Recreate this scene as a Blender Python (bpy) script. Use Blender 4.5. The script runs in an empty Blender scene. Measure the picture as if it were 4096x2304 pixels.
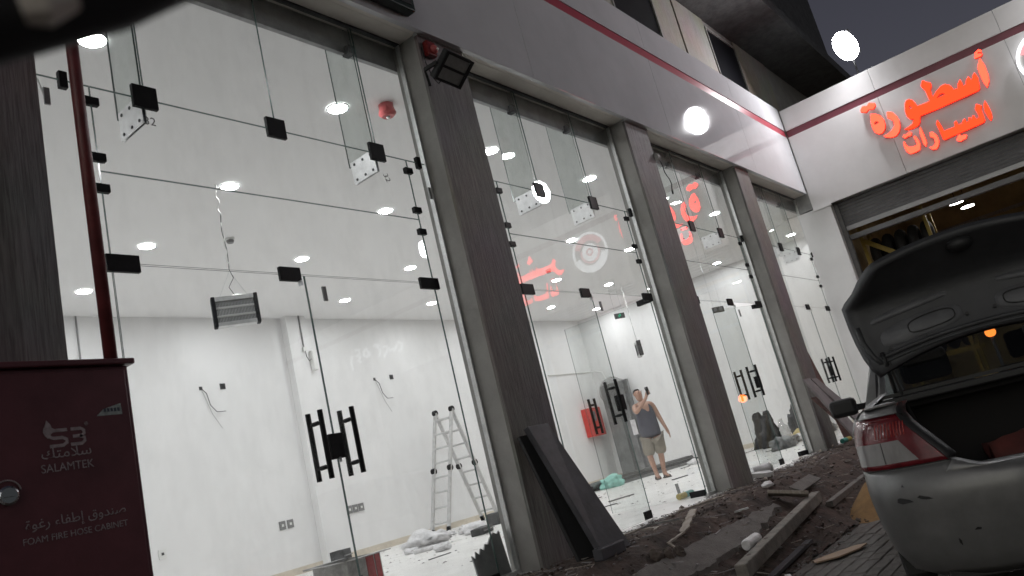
import bpy, bmesh, math, random
from mathutils import Vector, Matrix, noise
random.seed(7)
scene = bpy.context.scene
col = scene.collection
R = math.radians

# ------------------------------------------------------------------ camera
CAM_H = 0.672
YAW, PITCH, ROLL = R(35.613), R(13.202), R(-14.04)
fwd = Vector((math.cos(YAW) * math.cos(PITCH), math.sin(YAW) * math.cos(PITCH), math.sin(PITCH)))
right0 = Vector((math.sin(YAW), -math.cos(YAW), 0))
up0 = right0.cross(fwd)
rgt = math.cos(ROLL) * right0 + math.sin(ROLL) * up0
upv = -math.sin(ROLL) * right0 + math.cos(ROLL) * up0
cam_data = bpy.data.cameras.new('camera')
cam = bpy.data.objects.new('camera', cam_data)
col.objects.link(cam)
m = Matrix((rgt, upv, -fwd)).transposed().to_4x4()
m.translation = (0, 0, CAM_H)
cam.matrix_world = m
cam_data.sensor_width = 36
cam_data.lens = 27.74
cam_data.clip_start = 0.02
cam_data.clip_end = 500
cam_data.dof.use_dof = True
cam_data.dof.focus_distance = 9.0
cam_data.dof.aperture_fstop = 6.0
scene.camera = cam

# ------------------------------------------------------------------ world, sun, exposure
world = bpy.data.worlds.new('World')
scene.world = world
world.use_nodes = True
wn = world.node_tree
for n in list(wn.nodes):
    wn.nodes.remove(n)
wo = wn.nodes.new('ShaderNodeOutputWorld')
wb = wn.nodes.new('ShaderNodeBackground')
ws = wn.nodes.new('ShaderNodeTexSky')
ws.sky_type = 'NISHITA'
ws.sun_disc = False
ws.sun_elevation = R(19.0)
ws.sun_rotation = R(256.6)
ws.dust_density = 2.0
wb.inputs['Strength'].default_value = 0.016
whs = wn.nodes.new('ShaderNodeHueSaturation')
whs.inputs['Saturation'].default_value = 0.4
whs.inputs['Hue'].default_value = 0.56
wn.links.new(ws.outputs[0], whs.inputs['Color'])
wn.links.new(whs.outputs[0], wb.inputs['Color'])
wn.links.new(wb.outputs[0], wo.inputs['Surface'])
# faint town glow after dark: a broad sun standing in for street lighting
sd = bpy.data.lights.new('sun', 'SUN')
sd.energy = 0.34
sd.angle = R(60)
sd.color = (1.0, 0.97, 0.95)
sun = bpy.data.objects.new('sun', sd)
col.objects.link(sun)
sun.rotation_euler = Vector((0.92, 0.22, -0.33)).to_track_quat('-Z', 'Y').to_euler()

scene.view_settings.view_transform = 'Standard'
scene.view_settings.look = 'None'
scene.view_settings.exposure = 0.0
scene.view_settings.gamma = 1.0
cy = scene.cycles
cy.use_denoising = True
cy.max_bounces = 8
cy.diffuse_bounces = 6
cy.adaptive_threshold = 0.05
cy.glossy_bounces = 4
cy.transparent_max_bounces = 16
cy.sample_clamp_indirect = 4.0
cy.caustics_reflective = False
cy.caustics_refractive = False

# ------------------------------------------------------------------ materials
MATS = {}
def new_mat(name):
    mt = bpy.data.materials.new(name)
    mt.use_nodes = True
    nt = mt.node_tree
    for n in list(nt.nodes):
        nt.nodes.remove(n)
    out = nt.nodes.new('ShaderNodeOutputMaterial')
    MATS[name] = mt
    return mt, nt, out

def pbr(name, color, rough=0.6, metal=0.0, var=0.0, vscale=6.0, bump=0.0, bscale=40.0, stretch=(1, 1, 1),
        color2=None, coat=0.0, detail=4.0, spec=0.5, rvar=0.0):
    mt, nt, out = new_mat(name)
    b = nt.nodes.new('ShaderNodeBsdfPrincipled')
    nt.links.new(b.outputs[0], out.inputs['Surface'])
    b.inputs['Roughness'].default_value = rough
    b.inputs['Metallic'].default_value = metal
    b.inputs['Coat Weight'].default_value = coat
    b.inputs['Specular IOR Level'].default_value = spec
    b.inputs['Base Color'].default_value = (*color, 1)
    if var or bump or color2 or rvar:
        tc = nt.nodes.new('ShaderNodeTexCoord')
        mp = nt.nodes.new('ShaderNodeMapping')
        mp.inputs['Scale'].default_value = stretch
        nt.links.new(tc.outputs['Object'], mp.inputs['Vector'])
    if var or color2 or rvar:
        nz = nt.nodes.new('ShaderNodeTexNoise')
        nz.inputs['Scale'].default_value = vscale
        nz.inputs['Detail'].default_value = detail
        nz.inputs['Roughness'].default_value = 0.65
        nt.links.new(mp.outputs[0], nz.inputs['Vector'])
        if var or color2:
            rp = nt.nodes.new('ShaderNodeValToRGB')
            c2 = color2 if color2 else tuple(max(0, c * (1 - var)) for c in color)
            c1 = color if color2 else tuple(min(1, c * (1 + var)) for c in color)
            rp.color_ramp.elements[0].position = 0.35
            rp.color_ramp.elements[0].color = (*c2, 1)
            rp.color_ramp.elements[1].position = 0.65
            rp.color_ramp.elements[1].color = (*c1, 1)
            nt.links.new(nz.outputs['Fac'], rp.inputs['Fac'])
            nt.links.new(rp.outputs[0], b.inputs['Base Color'])
        if rvar:
            mr = nt.nodes.new('ShaderNodeMapRange')
            mr.inputs['To Min'].default_value = max(0, rough - rvar)
            mr.inputs['To Max'].default_value = min(1, rough + rvar)
            nt.links.new(nz.outputs['Fac'], mr.inputs['Value'])
            nt.links.new(mr.outputs[0], b.inputs['Roughness'])
    if bump:
        nb = nt.nodes.new('ShaderNodeTexNoise')
        nb.inputs['Scale'].default_value = bscale
        nb.inputs['Detail'].default_value = 6
        nt.links.new(mp.outputs[0], nb.inputs['Vector'])
        bp = nt.nodes.new('ShaderNodeBump')
        bp.inputs['Strength'].default_value = bump
        bp.inputs['Distance'].default_value = 0.02
        nt.links.new(nb.outputs['Fac'], bp.inputs['Height'])
        nt.links.new(bp.outputs[0], b.inputs['Normal'])
    return mt

def emit(name, color, strength):
    mt, nt, out = new_mat(name)
    e = nt.nodes.new('ShaderNodeEmission')
    e.inputs['Color'].default_value = (*color, 1)
    e.inputs['Strength'].default_value = strength
    nt.links.new(e.outputs[0], out.inputs['Surface'])
    return mt

def glass(name, tint=(0.97, 0.985, 0.98), f0=0.04, dust=0.03, dustcol=(0.75, 0.74, 0.72), dscale=2.5):
    # thin sheet: Schlick reflection over a clear sheet, with a patchy film of dust
    mt, nt, out = new_mat(name)
    N = nt.nodes.new; Lk = nt.links.new
    lw = N('ShaderNodeLayerWeight'); lw.inputs['Blend'].default_value = 0.5
    pw = N('ShaderNodeMath'); pw.operation = 'POWER'; pw.inputs[1].default_value = 5.0
    Lk(lw.outputs['Facing'], pw.inputs[0])
    ml = N('ShaderNodeMath'); ml.operation = 'MULTIPLY_ADD'; ml.inputs[1].default_value = 1 - f0; ml.inputs[2].default_value = f0
    Lk(pw.outputs[0], ml.inputs[0])
    tr = N('ShaderNodeBsdfTransparent'); tr.inputs['Color'].default_value = (*tint, 1)
    gl = N('ShaderNodeBsdfGlossy'); gl.inputs['Roughness'].default_value = 0.0
    df = N('ShaderNodeBsdfDiffuse'); df.inputs['Color'].default_value = (*dustcol, 1)
    tl = N('ShaderNodeBsdfTranslucent'); tl.inputs['Color'].default_value = (*dustcol, 1)
    dm = N('ShaderNodeMixShader'); dm.inputs[0].default_value = 0.6
    Lk(df.outputs[0], dm.inputs[1]); Lk(tl.outputs[0], dm.inputs[2])
    tc = N('ShaderNodeTexCoord')
    mp = N('ShaderNodeMapping'); mp.inputs['Scale'].default_value = (1, 1, 0.45)
    Lk(tc.outputs['Object'], mp.inputs['Vector'])
    nz = N('ShaderNodeTexNoise'); nz.inputs['Scale'].default_value = dscale; nz.inputs['Detail'].default_value = 8; nz.inputs['Roughness'].default_value = 0.7
    Lk(mp.outputs[0], nz.inputs['Vector'])
    mr = N('ShaderNodeMapRange'); mr.inputs['From Min'].default_value = 0.45; mr.inputs['From Max'].default_value = 0.75
    mr.inputs['To Min'].default_value = 0.0; mr.inputs['To Max'].default_value = dust
    Lk(nz.outputs['Fac'], mr.inputs['Value'])
    m1 = N('ShaderNodeMixShader'); Lk(mr.outputs[0], m1.inputs[0]); Lk(tr.outputs[0], m1.inputs[1]); Lk(dm.outputs[0], m1.inputs[2])
    m2 = N('ShaderNodeMixShader'); Lk(ml.outputs[0], m2.inputs[0]); Lk(m1.outputs[0], m2.inputs[1]); Lk(gl.outputs[0], m2.inputs[2])
    Lk(m2.outputs[0], out.inputs['Surface'])
    return mt

def grain_mat(name, c_light, c_dark, rough=0.7, bump=0.6):
    # bark-like vertical grain of the column cladding
    mt, nt, out = new_mat(name)
    N = nt.nodes.new; Lk = nt.links.new
    b = N('ShaderNodeBsdfPrincipled'); b.inputs['Roughness'].default_value = rough
    Lk(b.outputs[0], out.inputs['Surface'])
    tc = N('ShaderNodeTexCoord')
    mp = N('ShaderNodeMapping'); mp.inputs['Scale'].default_value = (105, 105, 4.5)
    Lk(tc.outputs['Object'], mp.inputs['Vector'])
    n1 = N('ShaderNodeTexNoise'); n1.inputs['Scale'].default_value = 1.0; n1.inputs['Detail'].default_value = 5; n1.inputs['Roughness'].default_value = 0.6; n1.inputs['Distortion'].default_value = 0.6
    Lk(mp.outputs[0], n1.inputs['Vector'])
    n2 = N('ShaderNodeTexNoise'); n2.inputs['Scale'].default_value = 1.4
    Lk(tc.outputs['Object'], n2.inputs['Vector'])
    rp = N('ShaderNodeValToRGB')
    rp.color_ramp.elements[0].position = 0.37; rp.color_ramp.elements[0].color = (*c_dark, 1)
    rp.color_ramp.elements[1].position = 0.60; rp.color_ramp.elements[1].color = (*c_light, 1)
    Lk(n1.outputs['Fac'], rp.inputs['Fac'])
    mx = N('ShaderNodeMix'); mx.data_type = 'RGBA'; mx.blend_type = 'MULTIPLY'; mx.inputs['Factor'].default_value = 0.35
    Lk(rp.outputs[0], mx.inputs[6]); Lk(n2.outputs['Color'], mx.inputs[7])
    Lk(mx.outputs[2], b.inputs['Base Color'])
    bp = N('ShaderNodeBump'); bp.inputs['Strength'].default_value = bump; bp.inputs['Distance'].default_value = 0.01
    Lk(n1.outputs['Fac'], bp.inputs['Height']); Lk(bp.outputs[0], b.inputs['Normal'])
    return mt

M_wall = pbr('wall_paint', (0.80, 0.795, 0.795), 0.7, var=0.012, vscale=0.9, bump=0.05, bscale=60)
M_ceil = pbr('ceiling_paint', (0.84, 0.835, 0.835), 0.8, var=0.012, vscale=0.6)
M_floor = pbr('floor_dusty_tile', (0.84, 0.83, 0.81), 0.35, color2=(0.68, 0.665, 0.645), vscale=2.2, detail=8, rvar=0.2)
M_skirt = pbr('skirting_tile', (0.62, 0.56, 0.47), 0.4, var=0.12, vscale=3)
M_grain = grain_mat('column_cladding', (0.235, 0.22, 0.212), (0.135, 0.125, 0.12))
M_grain2 = grain_mat('upper_wall_panel', (0.42, 0.38, 0.34), (0.30, 0.27, 0.24), bump=0.2)
M_plaster = pbr('column_plaster', (0.30, 0.292, 0.28), 0.8, var=0.12, vscale=3, bump=0.15, bscale=50)
M_lintel = pbr('lintel_concrete', (0.36, 0.36, 0.36), 0.8, var=0.2, vscale=4, bump=0.2)
M_soffit = pbr('soffit_board', (0.55, 0.51, 0.46), 0.6, var=0.12, vscale=1.6)
M_acp = pbr('fascia_panel', (0.54, 0.54, 0.56), 0.045, var=0.06, vscale=1.1, bump=0.03, bscale=1.3)
M_acp2 = pbr('sign_fascia_panel', (0.78, 0.765, 0.77), 0.3, var=0.04, vscale=1.3, bump=0.05, bscale=1.6)
M_red = pbr('red_stripe', (0.36, 0.045, 0.07), 0.3, var=0.05)
M_red2 = pbr('maroon_stripe', (0.17, 0.04, 0.06), 0.4, var=0.08)
M_black = pbr('black_metal', (0.010, 0.010, 0.011), 0.6, var=0.2, vscale=20, spec=0.2)
M_blackm = pbr('black_matte', (0.015, 0.015, 0.016), 0.7)
M_steel = pbr('steel', (0.55, 0.56, 0.57), 0.35, metal=0.9, var=0.08, vscale=10)
M_alu = pbr('aluminium', (0.62, 0.62, 0.62), 0.4, metal=0.75, var=0.12, vscale=12)
M_dkwin = pbr('dark_window_glass', (0.006, 0.006, 0.008), 0.35, spec=0.12)
M_glass = glass('shop_glass', dust=0.055, dscale=4.5)
M_edge = pbr('glass_edge', (0.10, 0.15, 0.14), 0.2)
M_fin = glass('fin_glass', tint=(0.90, 0.925, 0.915), dust=0.10, dscale=6)
M_carglass = glass('car_glass', tint=(0.42, 0.45, 0.45), dust=0.06)
M_down = emit('downlight_glow', (0.98, 0.985, 1.0), 172.0)
M_whitep = pbr('white_plastic', (0.75, 0.75, 0.73), 0.45)
M_cab = pbr('cabinet_red_paint', (0.105, 0.032, 0.040), 0.4, var=0.2, vscale=4, bump=0.03, bscale=90)
M_pipe = pbr('pipe_red_paint', (0.14, 0.028, 0.03), 0.45, var=0.25, vscale=7, bump=0.1)
M_letter = pbr('cabinet_lettering', (0.30, 0.25, 0.26), 0.6, var=0.25, vscale=30)
M_sticker = pbr('sticker', (0.28, 0.32, 0.31), 0.6, var=0.25, vscale=40)
M_ink = pbr('ink', (0.05, 0.06, 0.08), 0.6)
M_chrome = pbr('chrome', (0.6, 0.62, 0.64), 0.12, metal=1.0)
M_dirt = pbr('dirt', (0.088, 0.058, 0.047), 0.95, color2=(0.036, 0.026, 0.023), vscale=5, detail=9, bump=0.9, bscale=22)
M_rubble = pbr('rubble', (0.20, 0.165, 0.145), 0.9, color2=(0.07, 0.052, 0.045), vscale=4, bump=0.6, bscale=50)
M_mortar = pbr('mortar', (0.17, 0.155, 0.145), 0.9, color2=(0.12, 0.108, 0.10), vscale=9, bump=0.5, bscale=60)
M_paver = pbr('paver', (0.16, 0.145, 0.135), 0.85, color2=(0.105, 0.094, 0.088), vscale=5, detail=8, bump=0.4, bscale=70)
M_asph = pbr('ground', (0.07, 0.065, 0.06), 0.9, var=0.3, vscale=3, bump=0.5)
M_sand = pbr('sand', (0.24, 0.135, 0.05), 0.95, var=0.15, vscale=12, bump=0.6, bscale=120)
M_beam = pbr('weathered_concrete_beam', (0.25, 0.225, 0.20), 0.85, color2=(0.16, 0.145, 0.13), vscale=9, bump=0.5, bscale=60)
M_wood = pbr('pale_wood', (0.38, 0.335, 0.29), 0.8, color2=(0.24, 0.2, 0.17), vscale=8, stretch=(1, 6, 1))
M_slab = pbr('dark_board', (0.052, 0.05, 0.058), 0.6, var=0.25, vscale=6, bump=0.1)
M_sign = emit('sign_led', (1.0, 0.018, 0.005), 6.5)
M_signb = emit('sign_led_bright', (1.0, 0.036, 0.018), 7.0)
M_return = emit('sign_letter_return', (1.0, 0.05, 0.03), 0.6)
M_wlogo = emit('logo_white', (0.95, 0.97, 1.0), 2.2)
M_rlogo = emit('logo_red', (0.9, 0.32, 0.34), 1.5)
M_wletter = emit('white_lit_letter', (0.95, 0.97, 1.0), 1.6)
M_flood = emit('floodlight_glow', (0.97, 0.98, 1.0), 70.0)
M_amber = emit('amber_glow', (1.0, 0.20, 0.03), 10.0)
M_shutter = pbr('shutter_grey', (0.15, 0.15, 0.155), 0.5, var=0.1)
M_shutbar = pbr('shutter_bar', (0.36, 0.36, 0.37), 0.4, metal=0.4)
M_gar = pbr('garage_wall', (0.36, 0.26, 0.13), 0.8, var=0.18, vscale=2)
M_yellow = pbr('yellow_paint', (0.36, 0.26, 0.05), 0.5, var=0.15)
M_tyre = pbr('tyre_rubber', (0.02, 0.02, 0.021), 0.75, var=0.3, vscale=30)
M_plastic = glass('clear_plastic', tint=(0.86, 0.86, 0.86), f0=0.08, dust=0.3, dscale=9)
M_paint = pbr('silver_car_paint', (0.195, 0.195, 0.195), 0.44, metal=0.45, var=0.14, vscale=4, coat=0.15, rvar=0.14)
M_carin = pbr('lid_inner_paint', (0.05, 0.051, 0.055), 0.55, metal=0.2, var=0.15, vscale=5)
M_trim = pbr('car_black_trim', (0.014, 0.014, 0.015), 0.55)
M_carpet = pbr('boot_carpet', (0.012, 0.011, 0.011), 0.95)
M_lampred = pbr('lamp_red', (0.12, 0.006, 0.011), 0.2, coat=0.25, var=0.3, vscale=12)
M_lampclr = pbr('lamp_clear', (0.27, 0.262, 0.26), 0.25, coat=0.2, color2=(0.20, 0.19, 0.19), vscale=14, stretch=(1, 1, .3))
M_skin = pbr('skin', (0.40, 0.235, 0.17), 0.55, var=0.1, vscale=9)
M_hair = pbr('hair', (0.035, 0.028, 0.025), 0.7)
M_shirt = pbr('tank_top_cloth', (0.075, 0.075, 0.095), 0.9, var=0.2, vscale=7, bump=0.9, bscale=9)
M_shorts = pbr('shorts_cloth', (0.24, 0.215, 0.175), 0.9, var=0.18, vscale=6, bump=0.9, bscale=9)
M_leather = pbr('sandal_leather', (0.07, 0.05, 0.04), 0.7)
M_bag = pbr('white_plastic_sack', (0.66, 0.65, 0.66), 0.5, var=0.15, vscale=9, bump=1.0, bscale=14)
M_teal = pbr('teal_plastic', (0.32, 0.62, 0.55), 0.4, var=0.12, vscale=9, bump=0.4)
M_dark = pbr('dark_grey_stuff', (0.07, 0.07, 0.072), 0.7, var=0.3, vscale=6, bump=0.4)
M_film = pbr('grey_wrapped_panel', (0.22, 0.225, 0.225), 0.35, color2=(0.12, 0.122, 0.124), vscale=4, detail=7)
M_extred = pbr('red_box_paint', (0.60, 0.05, 0.04), 0.35, var=0.08)
M_tape = pbr('grey_tape', (0.22, 0.22, 0.22), 0.5)
M_bugmesh = pbr('bug_grid', (0.25, 0.25, 0.25), 0.4, metal=0.6)
M_carton = pbr('printed_carton_grey', (0.34, 0.33, 0.32), 0.7, var=0.25, vscale=16)
M_cartred = pbr('printed_carton_red', (0.34, 0.05, 0.055), 0.6, var=0.2, vscale=20)
M_green = pbr('green_sign_box', (0.008, 0.02, 0.014), 0.35)
M_exit = emit('exit_green', (0.15, 0.9, 0.5), 0.45)
M_redlens = pbr('red_lens', (0.20, 0.02, 0.02), 0.2, coat=0.5)
M_pinkhorn = pbr('red_detector_plastic', (0.52, 0.11, 0.11), 0.4)
M_mar = pbr('marine_plywood', (0.13, 0.075, 0.068), 0.7, var=0.2, vscale=6, stretch=(1, 1, 4))
M_greyboard = pbr('grey_board', (0.22, 0.20, 0.205), 0.7, var=0.15)

# ------------------------------------------------------------------ mesh helpers
class MB:
    def __init__(self):
        self.v = []; self.f = []; self.mi = []; self.smooth = False
    def add(self, vs, fs, mi=0):
        o = len(self.v)
        self.v += [tuple(p) for p in vs]
        for f in fs:
            self.f.append(tuple(i + o for i in f)); self.mi.append(mi)
        return self
    def box(self, x0, x1, y0, y1, z0, z1, mi=0, mat=None):
        vs = [(x, y, z) for x in (x0, x1) for y in (y0, y1) for z in (z0, z1)]
        if mat is not None:
            vs = [tuple(mat @ Vector(p)) for p in vs]
        return self.add(vs, [(0, 1, 3, 2), (4, 6, 7, 5), (0, 4, 5, 1), (2, 3, 7, 6), (0, 2, 6, 4), (1, 5, 7, 3)], mi)
    def tube(self, pts, r, n=8, cap=True, mi=0):
        pts = [Vector(p) for p in pts]
        rs = r if isinstance(r, (list, tuple)) else [r] * len(pts)
        base = len(self.v); prev = None
        for i, p in enumerate(pts):
            d = (pts[min(i + 1, len(pts) - 1)] - pts[max(i - 1, 0)])
            d = d.normalized() if d.length > 1e-9 else Vector((0, 0, 1))
            a = prev if prev is not None else (Vector((0, 0, 1)) if abs(d.z) < 0.9 else Vector((1, 0, 0)))
            s = (a - d * a.dot(d)).normalized(); t = d.cross(s); prev = s
            for k in range(n):
                th = 2 * math.pi * k / n
                self.v.append(tuple(p + (s * math.cos(th) + t * math.sin(th)) * rs[i]))
        for i in range(len(pts) - 1):
            for k in range(n):
                a = base + i * n + k; b = base + i * n + (k + 1) % n
                self.f.append((a, b, b + n, a + n)); self.mi.append(mi)
        if cap:
            self.f.append(tuple(base + k for k in reversed(range(n)))); self.mi.append(mi)
            e = base + (len(pts) - 1) * n
            self.f.append(tuple(e + k for k in range(n))); self.mi.append(mi)
        return self
    def bar(self, a, b, w, h, upd=(0, 0, 1), mi=0):
        a, b = Vector(a), Vector(b); d = (b - a).normalized(); u = Vector(upd)
        s = d.cross(u)
        if s.length < 1e-6: s = d.cross(Vector((1, 0, 0)))
        s.normalize(); t = s.cross(d)
        vs = []
        for p in (a, b):
            for i, j in ((-1, -1), (1, -1), (1, 1), (-1, 1)):
                vs.append(tuple(p + s * (w / 2 * i) + t * (h / 2 * j)))
        return self.add(vs, [(3, 2, 1, 0), (4, 5, 6, 7), (0, 1, 5, 4), (1, 2, 6, 5), (2, 3, 7, 6), (3, 0, 4, 7)], mi)
    def sphere(self, c, rx, ry=None, rz=None, n=12, k=8, mi=0, mat=None, jit=0.0):
        ry = rx if ry is None else ry; rz = rx if rz is None else rz
        base = len(self.v); c = Vector(c)
        ring = []
        for i in range(k + 1):
            ph = math.pi * i / k
            for j in range(n):
                th = 2 * math.pi * j / n
                q = 1 + random.uniform(-jit, jit)
                p = Vector((rx * math.sin(ph) * math.cos(th) * q, ry * math.sin(ph) * math.sin(th) * q, rz * math.cos(ph) * q))
                if mat is not None: p = mat @ p
                self.v.append(tuple(c + p))
        for i in range(k):
            for j in range(n):
                a = base + i * n + j; b = base + i * n + (j + 1) % n
                self.f.append((a, a + n, b + n, b)); self.mi.append(mi)
        return self
    def prism(self, poly, holes, to3, depth_vec, mi=0, mi_side=None):
        # poly and holes: 2-D points; to3 maps a 2-D point to 3-D; extruded along depth_vec
        bm = bmesh.new()
        edges = []
        loops = [poly] + list(holes)
        for lp in loops:
            vs = [bm.verts.new(to3(p)) for p in lp]
            for i in range(len(vs)):
                edges.append(bm.edges.new((vs[i], vs[(i + 1) % len(vs)])))
        bmesh.ops.triangle_fill(bm, use_beauty=True, use_dissolve=False, edges=edges)
        bm.verts.ensure_lookup_table()
        base = len(self.v)
        vs = [v.co.copy() for v in bm.verts]
        D = Vector(depth_vec)
        self.v += [tuple(p + D) for p in vs] + [tuple(p) for p in vs]
        nv = len(vs)
        for f in bm.faces:
            idx = [v.index for v in f.verts]
            self.f.append(tuple(base + i for i in idx)); self.mi.append(mi)
            self.f.append(tuple(base + nv + i for i in reversed(idx))); self.mi.append(mi if mi_side is None else mi_side)
        o = base
        k = 0
        for lp in loops:
            L = len(lp)
            for i in range(L):
                a = k + i; b = k + (i + 1) % L
                self.f.append((base + a, base + b, base + nv + b, base + nv + a)); self.mi.append(mi if mi_side is None else mi_side)
            k += L
        bm.free()
        return self
    def mesh(self, name, mats):
        me = bpy.data.meshes.new(name)
        me.from_pydata(self.v, [], self.f)
        for mt in (mats if isinstance(mats, (list, tuple)) else [mats]):
            me.materials.append(mt)
        me.polygons.foreach_set('material_index', self.mi)
        if self.smooth:
            me.polygons.foreach_set('use_smooth', [True] * len(self.f))
        me.update()
        return me
    def build(self, name, mats, parent=None, world=True, bevel=0.0, fixn=True):
        me = self.mesh(name, mats)
        if fixn:
            bm = bmesh.new(); bm.from_mesh(me)
            bmesh.ops.recalc_face_normals(bm, faces=bm.faces); bm.to_mesh(me); bm.free()
        o = bpy.data.objects.new(name, me); col.objects.link(o)
        if parent is not None:
            o.parent = parent
            if world:
                o.matrix_parent_inverse = wmat(parent).inverted()
        if bevel:
            md = o.modifiers.new('bevel', 'BEVEL'); md.width = bevel; md.segments = 2; md.limit_method = 'ANGLE'
        return o

def wmat(o):
    mloc = Matrix.Translation(o.location) @ o.rotation_euler.to_matrix().to_4x4() @ Matrix.Diagonal((*o.scale, 1))
    if o.parent is not None:
        return wmat(o.parent) @ o.matrix_parent_inverse @ mloc
    return mloc

def tag(o, label, cat, group=None):
    o['label'] = label; o['category'] = cat
    if group: o['group'] = group
    return o
def struct(o, kind='structure'):
    o['kind'] = kind
    return o
def thing(name, label, cat, loc=(0, 0, 0), rz=0.0, group=None):
    o = bpy.data.objects.new(name, None); col.objects.link(o)
    o.empty_display_size = 0.1
    o.location = loc; o.rotation_euler = (0, 0, rz)
    return tag(o, label, cat, group)
def copy_tree(o, parent=None):
    c = o.copy(); col.objects.link(c); c.parent = parent
    for ch in list(o.children):
        copy_tree(ch, c)
    return c
def text_mesh(body, size, name, extrude=0.0008):
    cu = bpy.data.curves.new(name, 'FONT'); cu.body = body; cu.size = size
    cu.align_x = 'CENTER'; cu.extrude = extrude
    o = bpy.data.objects.new(name, cu); col.objects.link(o)
    bpy.context.view_layer.update()
    dg = bpy.context.evaluated_depsgraph_get()
    me = bpy.data.meshes.new_from_object(o.evaluated_get(dg))
    bpy.data.objects.remove(o)
    me.name = name
    return me

# ------------------------------------------------------------------ setting
GY = 3.93                 # glass line
YC = 3.71                 # column fronts
YF = 3.65                 # fascia front
XS = 15.1                 # face of the workshop building
G = -0.48                 # paving level
ZC = 4.5                  # shop ceiling
BW = 11.75                # shop back wall
XW = 19.15                # shop far side wall
XL = -3.0

ground = struct(MB().box(-60, 80, -60, 2.6, G - 0.3, G - 0.035).build('ground', M_asph))
sub = MB().box(-60, 80, 2.6, 40, G - 0.3, G - 0.05)
struct(sub.build('subsoil', M_asph))
def gz(y):
    if y > 3.2: return 0.0
    if y < 2.5: return -0.46
    return -0.46 * (3.2 - y) / 0.7
# dirt bank in front of the shop
rnd = random.Random(3)
mb = MB(); nx, ny = 220, 40
xs = [0.0 + 15.05 * i / nx for i in range(nx + 1)]
ys = [2.42 + (3.9 - 2.42) * j / ny for j in range(ny + 1)]

for x in xs:
    for y in ys:
        z = gz(y) - 0.012
        e = 1.0 if y < 3.55 else max(0.0, (3.9 - y) / 0.35)
        z += e * (0.035 * noise.noise((x * 2.1, y * 2.4, 0)) + 0.03 * noise.noise((x * 6, y * 6, 3)) + 0.016 * noise.noise((x * 17, y * 17, 7)))
        mb.v.append((x, y, z))
for i in range(nx):
    for j in range(ny):
        a = i * (ny + 1) + j
        mb.f.append((a, a + ny + 1, a + ny + 2, a + 1)); mb.mi.append(0)
mb.smooth = True
struct(mb.build('dirt_bank', M_dirt, fixn=False))
# loose rubble and crumbs on the bank
mb = MB()
for i in range(2600):
    x = 4.0 + 10.5 * rnd.random() ** 1.4; y = rnd.uniform(2.3, 3.88)
    r = rnd.choice((0.004, 0.005, 0.006, 0.008, 0.008, 0.012, 0.012, 0.014, 0.02, 0.03 if i % 7 == 0 else 0.006))
    z = gz(y)
    k = len(mb.v)
    vs = []
    for dx, dy, dz in ((1, 0, 0), (-1, 0, 0), (0, 1, 0), (0, -1, 0), (0, 0, 1), (0, 0, -1)):
        vs.append((x + dx * r * rnd.uniform(.6, 1.5), y + dy * r * rnd.uniform(.6, 1.5), z + dz * r * rnd.uniform(.4, .9) + r * .2))
    mb.add(vs, [(0, 2, 4), (2, 1, 4), (1, 3, 4), (3, 0, 4), (2, 0, 5), (1, 2, 5), (3, 1, 5), (0, 3, 5)])
for k in range(len(mb.f) // 8):
    pick = rnd.random(); mi_ = 1 if pick < .16 else (2 if pick < .5 else 0)
    for q in range(8): mb.mi[k * 8 + q] = mi_
# splinters and paper shreds
for i in range(420):
    x = 4.2 + 9.5 * rnd.random() ** 1.3; y = rnd.uniform(2.5, 3.86); a = rnd.uniform(0, 3.14); L_ = rnd.uniform(.02, .11); z = gz(y) + .012
    mb.bar((x - L_ * math.cos(a), y - L_ * math.sin(a), z + rnd.uniform(-.004, .012)), (x + L_ * math.cos(a), y + L_ * math.sin(a), z + rnd.uniform(-.004, .012)), rnd.uniform(.004, .014), .004, mi=rnd.choice((1, 1, 3, 0)))
# pale building dust crumbs along the threshold
for i in range(900):
    x = rnd.uniform(4.5, 14.5); y = 3.86 - abs(rnd.gauss(0, .09)); r = rnd.choice((.004, .006, .009, .014)); z = gz(y)
    mb.add([(x + dx * r * rnd.uniform(.6, 1.5), y + dy * r * rnd.uniform(.6, 1.5), z + dz * r * .6) for dx, dy, dz in ((1, 0, 0), (0, 1, 0), (-1, 0, 0), (0, -1, 0), (0, 0, 1))], [(0, 1, 4), (1, 2, 4), (2, 3, 4), (3, 0, 4)], 1)
o = mb.build('rubble', [M_rubble, M_greyboard, M_dirt, M_wood]); struct(o, 'stuff'); o['label'] = 'small stones and crumbs scattered over the dirt bank'
# smeared mortar strip along the bank
mb = MB(); N = 70
top = []; bot = []
for i in range(N + 1):
    x = 4.3 + 3.1 * i / N
    top.append((x, 2.99 + 0.02 * noise.noise((x * 5, 0, 0)) + 0.012 * noise.noise((x * 19, 2, 0))))
    bot.append((x, 2.80 + 0.05 * noise.noise((x * 2.3, 5, 0)) + 0.035 * noise.noise((x * 9, 9, 0)) + max(0, (x - 6.3)) * 0.12))
for (a, b) in zip(top, bot):
    for y in (a[1], (a[1] + b[1]) / 2, b[1]):
        mb.v.append((a[0], y, gz(y) + 0.022)); mb.v.append((a[0], y, gz(y) - 0.06))
for i in range(N):
    for k in (0, 2):
        a = i * 6 + k; b = a + 6
        mb.f.append((a, b, b + 2, a + 2)); mb.mi.append(0)
    a = i * 6; b = a + 6
    mb.f.append((a + 4, b + 4, b + 5, a + 5)); mb.mi.append(0)
    mb.f.append((a, a + 1, b + 1, b)); mb.mi.append(0)
struct(mb.build('mortar_strip', M_mortar))
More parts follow.
